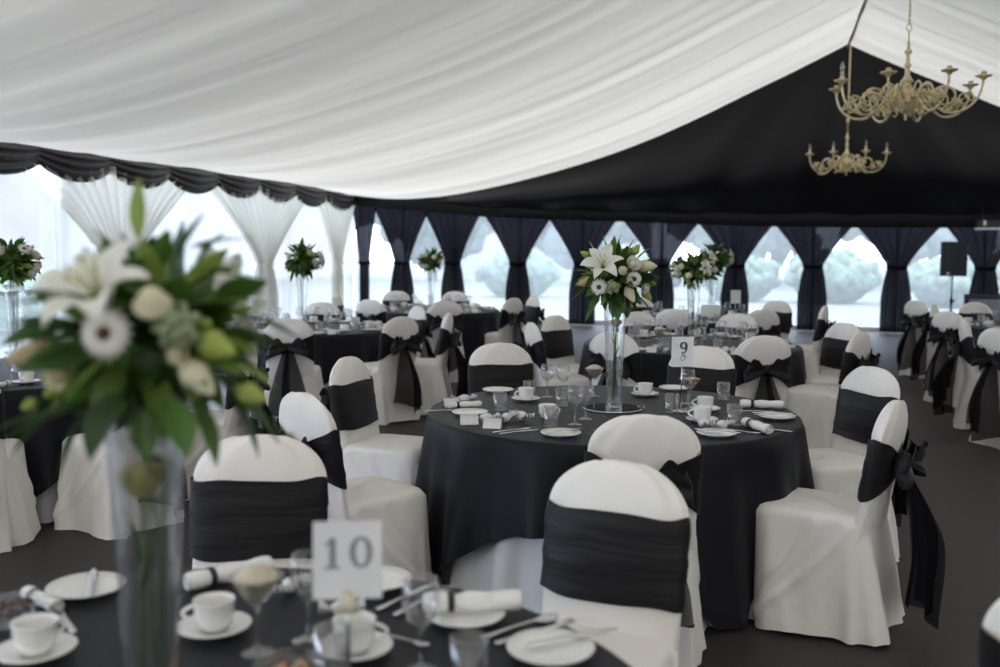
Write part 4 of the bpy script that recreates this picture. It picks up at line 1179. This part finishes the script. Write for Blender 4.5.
single_stem(-.530, 1.42, 'yellow-green rose on a long stem inside the foreground vase', .80, 1.155, sz=.030)
# number 9 bouquet
bc = (.56, 4.72, 1.385)
sp9 = [('lily', (-.075,-.13,.048), (-.15,-.8,.58), .125), ('gerbera', (-.098,-.17,-.035), (-.15,-1,-.05), .041), ('gerbera', (.065,-.17,.003), (.25,-1,.05), .041), ('white_rose', (.062,-.15,.073), (.3,-.8,.4), .032),
    ('cream_bud', (.135,-.09,.063), (.9,-.4,.0), .10), ('fat_bud', (.012,-.18,.043), (.2,-.9,.2), .045), ('pink_bud', (-.150,-.09,-.015), (-.9,-.4,-.25), .095), ('bloom', (-.034,-.17,-.034), (0,-1,0), .036),
    ('cream_bud', (.052,-.14,-.070), (.4,-.4,-.8), .085), ('bud', (.160,-.06,-.019), (.95,-.3,0), .055), ('white_rose', (.125,-.12,-.04), (.5,-.8,-.3), .022), ('bud', (.140,-.08,-.075), (.5,-.4,-.6), .065),
    ('bud', (-.155,-.05,.118), (-.8,-.3,.4), .05), ('bud', (.09,-.04,.140), (.4,-.3,.8), .06), ('lily', (.05,.15,.05), (.3,.9,.4), .11), ('gerbera', (-.1,.14,0), (-.5,.8,.1), .04), ('rose', (.12,.12,.02), (.6,.7,.1), .03)]
lv9 = [((-.10,-.02,.10), (-.3,0,1), .09, .022, True), ((-.05,-.03,.12), (-.1,0,1), .09, .02, True), ((0,-.03,.12), (.1,0,1), .09, .022, True), ((.05,-.02,.11), (.3,0,1), .09, .022, True), ((.1,0,.09), (.7,0,.8), .09, .022, True),
       ((-.12,0,.03), (-1,-.1,.2), .09, .02, True), ((-.08,-.05,-.1), (-.6,-.2,-.7), .13, .032, False), ((.10,-.04,-.08), (.8,-.1,-.8), .12, .024, False), ((0,-.08,-.1), (0,-.3,-1), .10, .028, False), ((-.12,-.03,-.05), (-1,-.1,-.4), .11, .03, False)]
t = bouquet(bc, sp9, .20, .165, 31, 210, 'round bouquet of white lily and two gerberas on the number 9 table', lv9)
stems(t, bc, 1.29, .79, 2, 2)
vase(.56, 4.72, 'tall clear vase standing on the mirror of number 9 table', .55, z=S+.006)
single_stem(.565, 4.712, 'pale rose on a long stem inside the number 9 vase', .79, 1.15, 'petal_cream', .024)
# the farther bouquets
def rspec(seed, R, H, n):
    r = random.Random(seed); out = []
    for i in range(n):
        a = r.uniform(0, 6.28); z = r.uniform(-.5, .8); d = Vector((cos(a), sin(a), z)).normalized()
        k = r.choice(['white_rose','rose','gerbera','lily','fat_bud','white_rose','bud'])
        out.append((k, (d.x*R*.85, d.y*R*.85, d.z*H*.85), tuple(d), {'white_rose':.03,'rose':.03,'gerbera':.038,'lily':.075,'fat_bud':.055,'bud':.06}[k]))
    return out
for key, (x, y), R, H, zc, seed, lab, vl in [
    ('8', (-1.935, 9.5), .20, .19, 1.40, 41, 'pointed bouquet of green leaves and cream roses before the white drapes', 'tall clear vase on the table by the white drapes'),
    ('7', (-.89, 12.5), .18, .17, 1.37, 42, 'small pale bouquet before the third black curtain on the far table', 'tall clear vase on the far table before the black curtains'),
    ('6', (1.60, 8.05), .20, .17, 1.37, 43, 'leafy bouquet right of the number 9 flowers, lower of two overlapping', 'tall clear vase on the table behind number 9'),
    ('5', (2.42, 11.1), .22, .18, 1.42, 44, 'leafy bouquet of the farthest table, higher of two overlapping right of number 9 flowers', 'tall clear vase on the farthest table'),
    ('left', (-3.0, 6.0), .165, .19, 1.42, 45, 'dark bouquet with white gerberas at the left edge, beyond the foreground flowers', 'tall clear vase with bare stems on the left edge table')]:
    t = bouquet((x, y, zc), rspec(seed, R, H, 17), R, H, seed, 170, lab)
    stems(t, (x, y, zc), 1.29, .80, seed, 3); vase(x, y, vl, .54)

# ------------------------------------------------------------------ chandeliers
def chandelier(loc, ztop, label, hook, turn, lit=range(8)):
    t = thing('chandelier', label, 'chandelier', loc, turn, 'brass chandeliers')
    m = MB(); m.lathe([(.001,-.23),(.012,-.222),(.018,-.21),(.010,-.195),(.022,-.175),(.016,-.16),(.05,-.15),(.095,-.115),(.118,-.065),(.120,-.02),(.108,.03),(.080,.065),(.045,.085),(.032,.10),(.052,.115),(.030,.13),(.05,.15),(.062,.165),(.045,.185),(.026,.22),(.022,.30),(.040,.315),(.022,.33),(.017,.42),(.036,.44),(.04,.455),(.018,.475),(.014,.54),(.001,.545)], 28)
    for k in range(8):
        a = 2*pi*(k+.5)/8; m.ball((.112*cos(a), .112*sin(a), -.04), (.035,.035,.05), 8, 6)
    m.build('body', M['brass'], t)
    ch = MB(); L = ztop - loc[2]; z = .54
    if hook:
        ch.tube([(0,0,.53),(0,0,.66)], .008, 8)
        ch.tube([(.028*cos(a*.33), 0, .69+.034*sin(a*.33)) for a in range(20)], .006, 7)
        ch.tube([(0,0,.72),(0,0,L)], .007, 8)
        for i in range(int((L-.75)/.05)): ch.ball((0,0,.75+i*.05), (.012,.012,.02), 8, 6)
    else:
        ch.tube([(0,0,.53),(0,0,L)], .012, 8)
        ch.ball((0,0,.75), (.03,.03,.05), 10, 8)
        for i in range(int((L-.8)/.06)): ch.ball((0,0,.8+i*.06), (.014,.014,.024), 8, 6)
    ch.build('chain', M['brass'], t)
    for k in range(8):
        a = 2*pi*k/8; ca, sa = cos(a), sin(a)
        def pol(pts): return [(r_*ca - w*sa, r_*sa + w*ca, z_) for r_, z_, w in pts]
        path = [(.10,-.02),(.17,-.01),(.24,-.05),(.30,-.12),(.38,-.175),(.48,-.18),(.58,-.14),(.655,-.06),(.69,.03),(.70,.11)]
        # smooth the path
        P = []
        for i in range(len(path)-1):
            p0, p1, p2, p3 = path[max(i-1,0)], path[i], path[i+1], path[min(i+2, len(path)-1)]
            for s in range(4):
                u = s/4; P.append(tuple(.5*((2*p1[c])+(-p0[c]+p2[c])*u+(2*p0[c]-5*p1[c]+4*p2[c]-p3[c])*u*u+(-p0[c]+3*p1[c]-3*p2[c]+p3[c])*u**3) for c in (0,1)))
        P.append(path[-1])
        m = MB(); m.tube(pol([(x_, z_, 0) for x_, z_ in P]), [.017-.006*i/len(P) for i in range(len(P))], 8)
        # inner scroll, outer scroll, leaf curl
        m.tube(pol([(.36+.13*(1-i/26*.7)*cos(2.6-i*.27), -.03+.12*(1-i/26*.7)*sin(2.6-i*.27), 0) for i in range(27)]), [.013-.005*i/27 for i in range(27)], 7)
        m.tube(pol([(.54+.09*(1-i/22*.7)*cos(-.4+i*.28), -.07+.09*(1-i/22*.7)*sin(-.4+i*.28), 0) for i in range(23)]), [.011-.004*i/23 for i in range(23)], 7)
        m.tube(pol([(.20+.07*(1-i/20*.6)*cos(3.6-i*.3), .06+.09*(1-i/20*.6)*sin(3.6-i*.3), 0) for i in range(21)]), [.011-.003*i/21 for i in range(21)], 7)
        for w0, r0, z0, e in ((.03,.44,-.13,1),(-.03,.44,-.13,1),(.025,.60,-.08,-1),(-.025,.60,-.08,-1),(.03,.28,-.04,1),(-.03,.28,-.04,1)):
            m.tube(pol([(r0+.05*e*sin(i*.55), z0+.025*i-.002*i*i, w0*(1+.16*i)) for i in range(7)]), [.013,.014,.013,.011,.009,.007,.004], 6)
        m.tube(pol([(.24,-.05,0),(.19,-.11,0),(.15,-.14,0),(.19,-.17,0),(.23,-.15,0)]), [.012,.011,.010,.009,.006], 7)
        arm = m.build('arm', M['brass'], t)
        m = MB(); m.lathe([(.001,.10),(.02,.105),(.028,.12),(.042,.130),(.072,.138),(.078,.150),(.055,.153),(.026,.156),(.024,.185),(.001,.186)], 20, .70*ca, .70*sa); m.build('drip_pan', M['brass'], arm)
        if k not in lit: continue
        m = MB(); m.lathe([(.018,.185),(.018,.235),(.001,.236)], 12, .70*ca, .70*sa); m.build('candle_sleeve', M['candle'], arm)
        m = MB(); m.lathe([(.010,.235),(.020,.255),(.022,.275),(.014,.305),(.004,.33),(.001,.332)], 12, .70*ca, .70*sa); m.build('bulb', M['bulb'], arm)
    return t
R1 = T(10, 8.87, 0); R2 = T(10, .75, 0)
chandelier((R1.x, R1.y, 3.07), 5.30, 'larger nearer brass chandelier hanging on a hooked chain under the white roof', True, deg(9), (4,))
chandelier((R2.x, R2.y, 3.12), 5.25, 'smaller farther brass chandelier hanging before the black gable lining', False, deg(7))

# ------------------------------------------------------------------ loudspeaker, board, heater
t = thing('speaker_stand', 'black tripod stand carrying the loudspeaker before the gable windows', 'stand', (7.66, 16.5, 0))
m = MB(); m.tube([(0,0,.12),(0,0,.7)], .018, 10); m.tube([(0,0,.7),(0,0,1.12)], .013, 10); m.build('pole', M['frame'], t)
m = MB(); m.lathe([(.02,.66),(.03,.66),(.03,.74),(.02,.74)], 12); m.tube([(.02,0,.70),(.07,0,.70)], .012, 8); m.build('clamp_knob', M['frame'], t)
for k in range(3):
    a = 2*pi*k/3+.3; m = MB(); m.tube([(0,0,.55),(.42*cos(a),.42*sin(a),.012)], .011, 8); m.tube([(0,0,.2),(.25*cos(a),.25*sin(a),.23)], .007, 6); m.build('leg', M['frame'], t)
t = thing('loudspeaker', 'black loudspeaker box on a tripod stand before the right gable window', 'speaker', (7.66, 16.5, 1.12), deg(-18))
m = MB(); pr = [(-.20,-.17),(.20,-.17),(.20,.02),(.13,.19),(-.13,.19),(-.20,.02)]
m.grid([[(x, y, z) for x, y in pr] for z in (0,.58)], True, True, True); m.build('cabinet', M['speaker'], t, smooth=False)
m = MB(); rows = []
for i in range(9): rows.append([(-.185+.37*j/12, -.175-.02*sin(pi*j/12), .09+.47*i/8) for j in range(13)])
m.grid(rows); m.build('grille', M['speaker'], t)
m = MB(); m.box((-.09,-.178,.045), (.05,.008,.03)); m.build('badge', M['alu'], t, smooth=False)
t = thing('framed_board', 'grey board in a dark frame standing behind the right tables', 'board', (7.32, 13.4, 0), deg(-14))
m = MB(); m.box((0,0,.56), (1.58,.03,.62)); m.build('board_panel', M['panel'], t, smooth=False)
m = MB()
for x in (-.82,.82): m.box((x,0,.47), (.06,.05,.94))
for z in (.22,.91): m.box((0,0,z), (1.6,.05,.06))
m.build('board_frame', M['frame'], t, smooth=False)
for x in (-.82,.82):
    m = MB(); m.box((x,0,.015), (.07,.5,.03)); m.build('foot', M['frame'], t, smooth=False)
hp = T(12.55, .55, 1.95)
t = thing('wall_heater', 'small grey heater with a white lower edge under the gable lining above the loudspeaker', 'heater', hp, -A)
m = MB(); m.box((0,0,.07), (.62,.16,.13)); m.tube([(-.2,.05,.13),(-.2,.30,.42)], .012, 6); m.tube([(.2,.05,.13),(.2,.30,.42)], .012, 6); m.build('casing', M['frame'], t, smooth=False)
m = MB(); m.box((0,-.02,-.01), (.66,.20,.035)); m.build('reflector', M['alu'], t, smooth=False)
m = MB(); m.ball((-.2,-.09,.09), (.03,.02,.05), 10, 8); m.build('lamp', M['alu'], t)

# ------------------------------------------------------------------ light
w = bpy.data.worlds.new('overcast'); SC.world = w; w.use_nodes = True
nt = w.node_tree; nt.nodes.clear()
out = nt.nodes.new('ShaderNodeOutputWorld'); bg = nt.nodes.new('ShaderNodeBackground')
tc = nt.nodes.new('ShaderNodeTexCoord'); sp = nt.nodes.new('ShaderNodeSeparateXYZ'); rp = nt.nodes.new('ShaderNodeValToRGB')
nt.links.new(tc.outputs['Generated'], sp.inputs[0]); nt.links.new(sp.outputs['Z'], rp.inputs[0])
rp.color_ramp.elements[0].position = 0; rp.color_ramp.elements[0].color = (.90,.95,1,1)
rp.color_ramp.elements[1].position = 1; rp.color_ramp.elements[1].color = (1,.985,.96,1)
nt.links.new(rp.outputs[0], bg.inputs[0]); bg.inputs[1].default_value = 6.0
nt.links.new(bg.outputs[0], out.inputs[0])

# ------------------------------------------------------------------ camera
cam = bpy.data.cameras.new('camera'); co = bpy.data.objects.new('camera', cam); COL.objects.link(co)
cam.lens = 35; cam.sensor_width = 36; cam.clip_end = 400; cam.clip_start = .05
p = math.atan((333.5-250)/972.2); rl = radians(.3)
fw = Vector((0, cos(p), -sin(p))); rt = Vector((1,0,0)); up = rt.cross(fw)
rt2 = rt*cos(rl)+up*sin(rl); up2 = up*cos(rl)-rt*sin(rl)
co.matrix_world = Matrix(((rt2.x, up2.x, -fw.x, 0),(rt2.y, up2.y, -fw.y, 0),(rt2.z, up2.z, -fw.z, 1.52),(0,0,0,1)))
cam.dof.use_dof = True; cam.dof.focus_distance = 4.55; cam.dof.aperture_fstop = 2.0
SC.camera = co
SC.view_settings.view_transform = 'Standard'; SC.view_settings.look = 'None'
SC.view_settings.exposure = .50; SC.view_settings.gamma = 1; SC.view_settings.use_curve_mapping = False
SC.cycles.max_bounces = 10; SC.cycles.diffuse_bounces = 5; SC.cycles.transparent_max_bounces = 24; SC.cycles.glossy_bounces = 4
SC.cycles.caustics_reflective = False; SC.cycles.caustics_refractive = False
SC.cycles.sample_clamp_indirect = 8
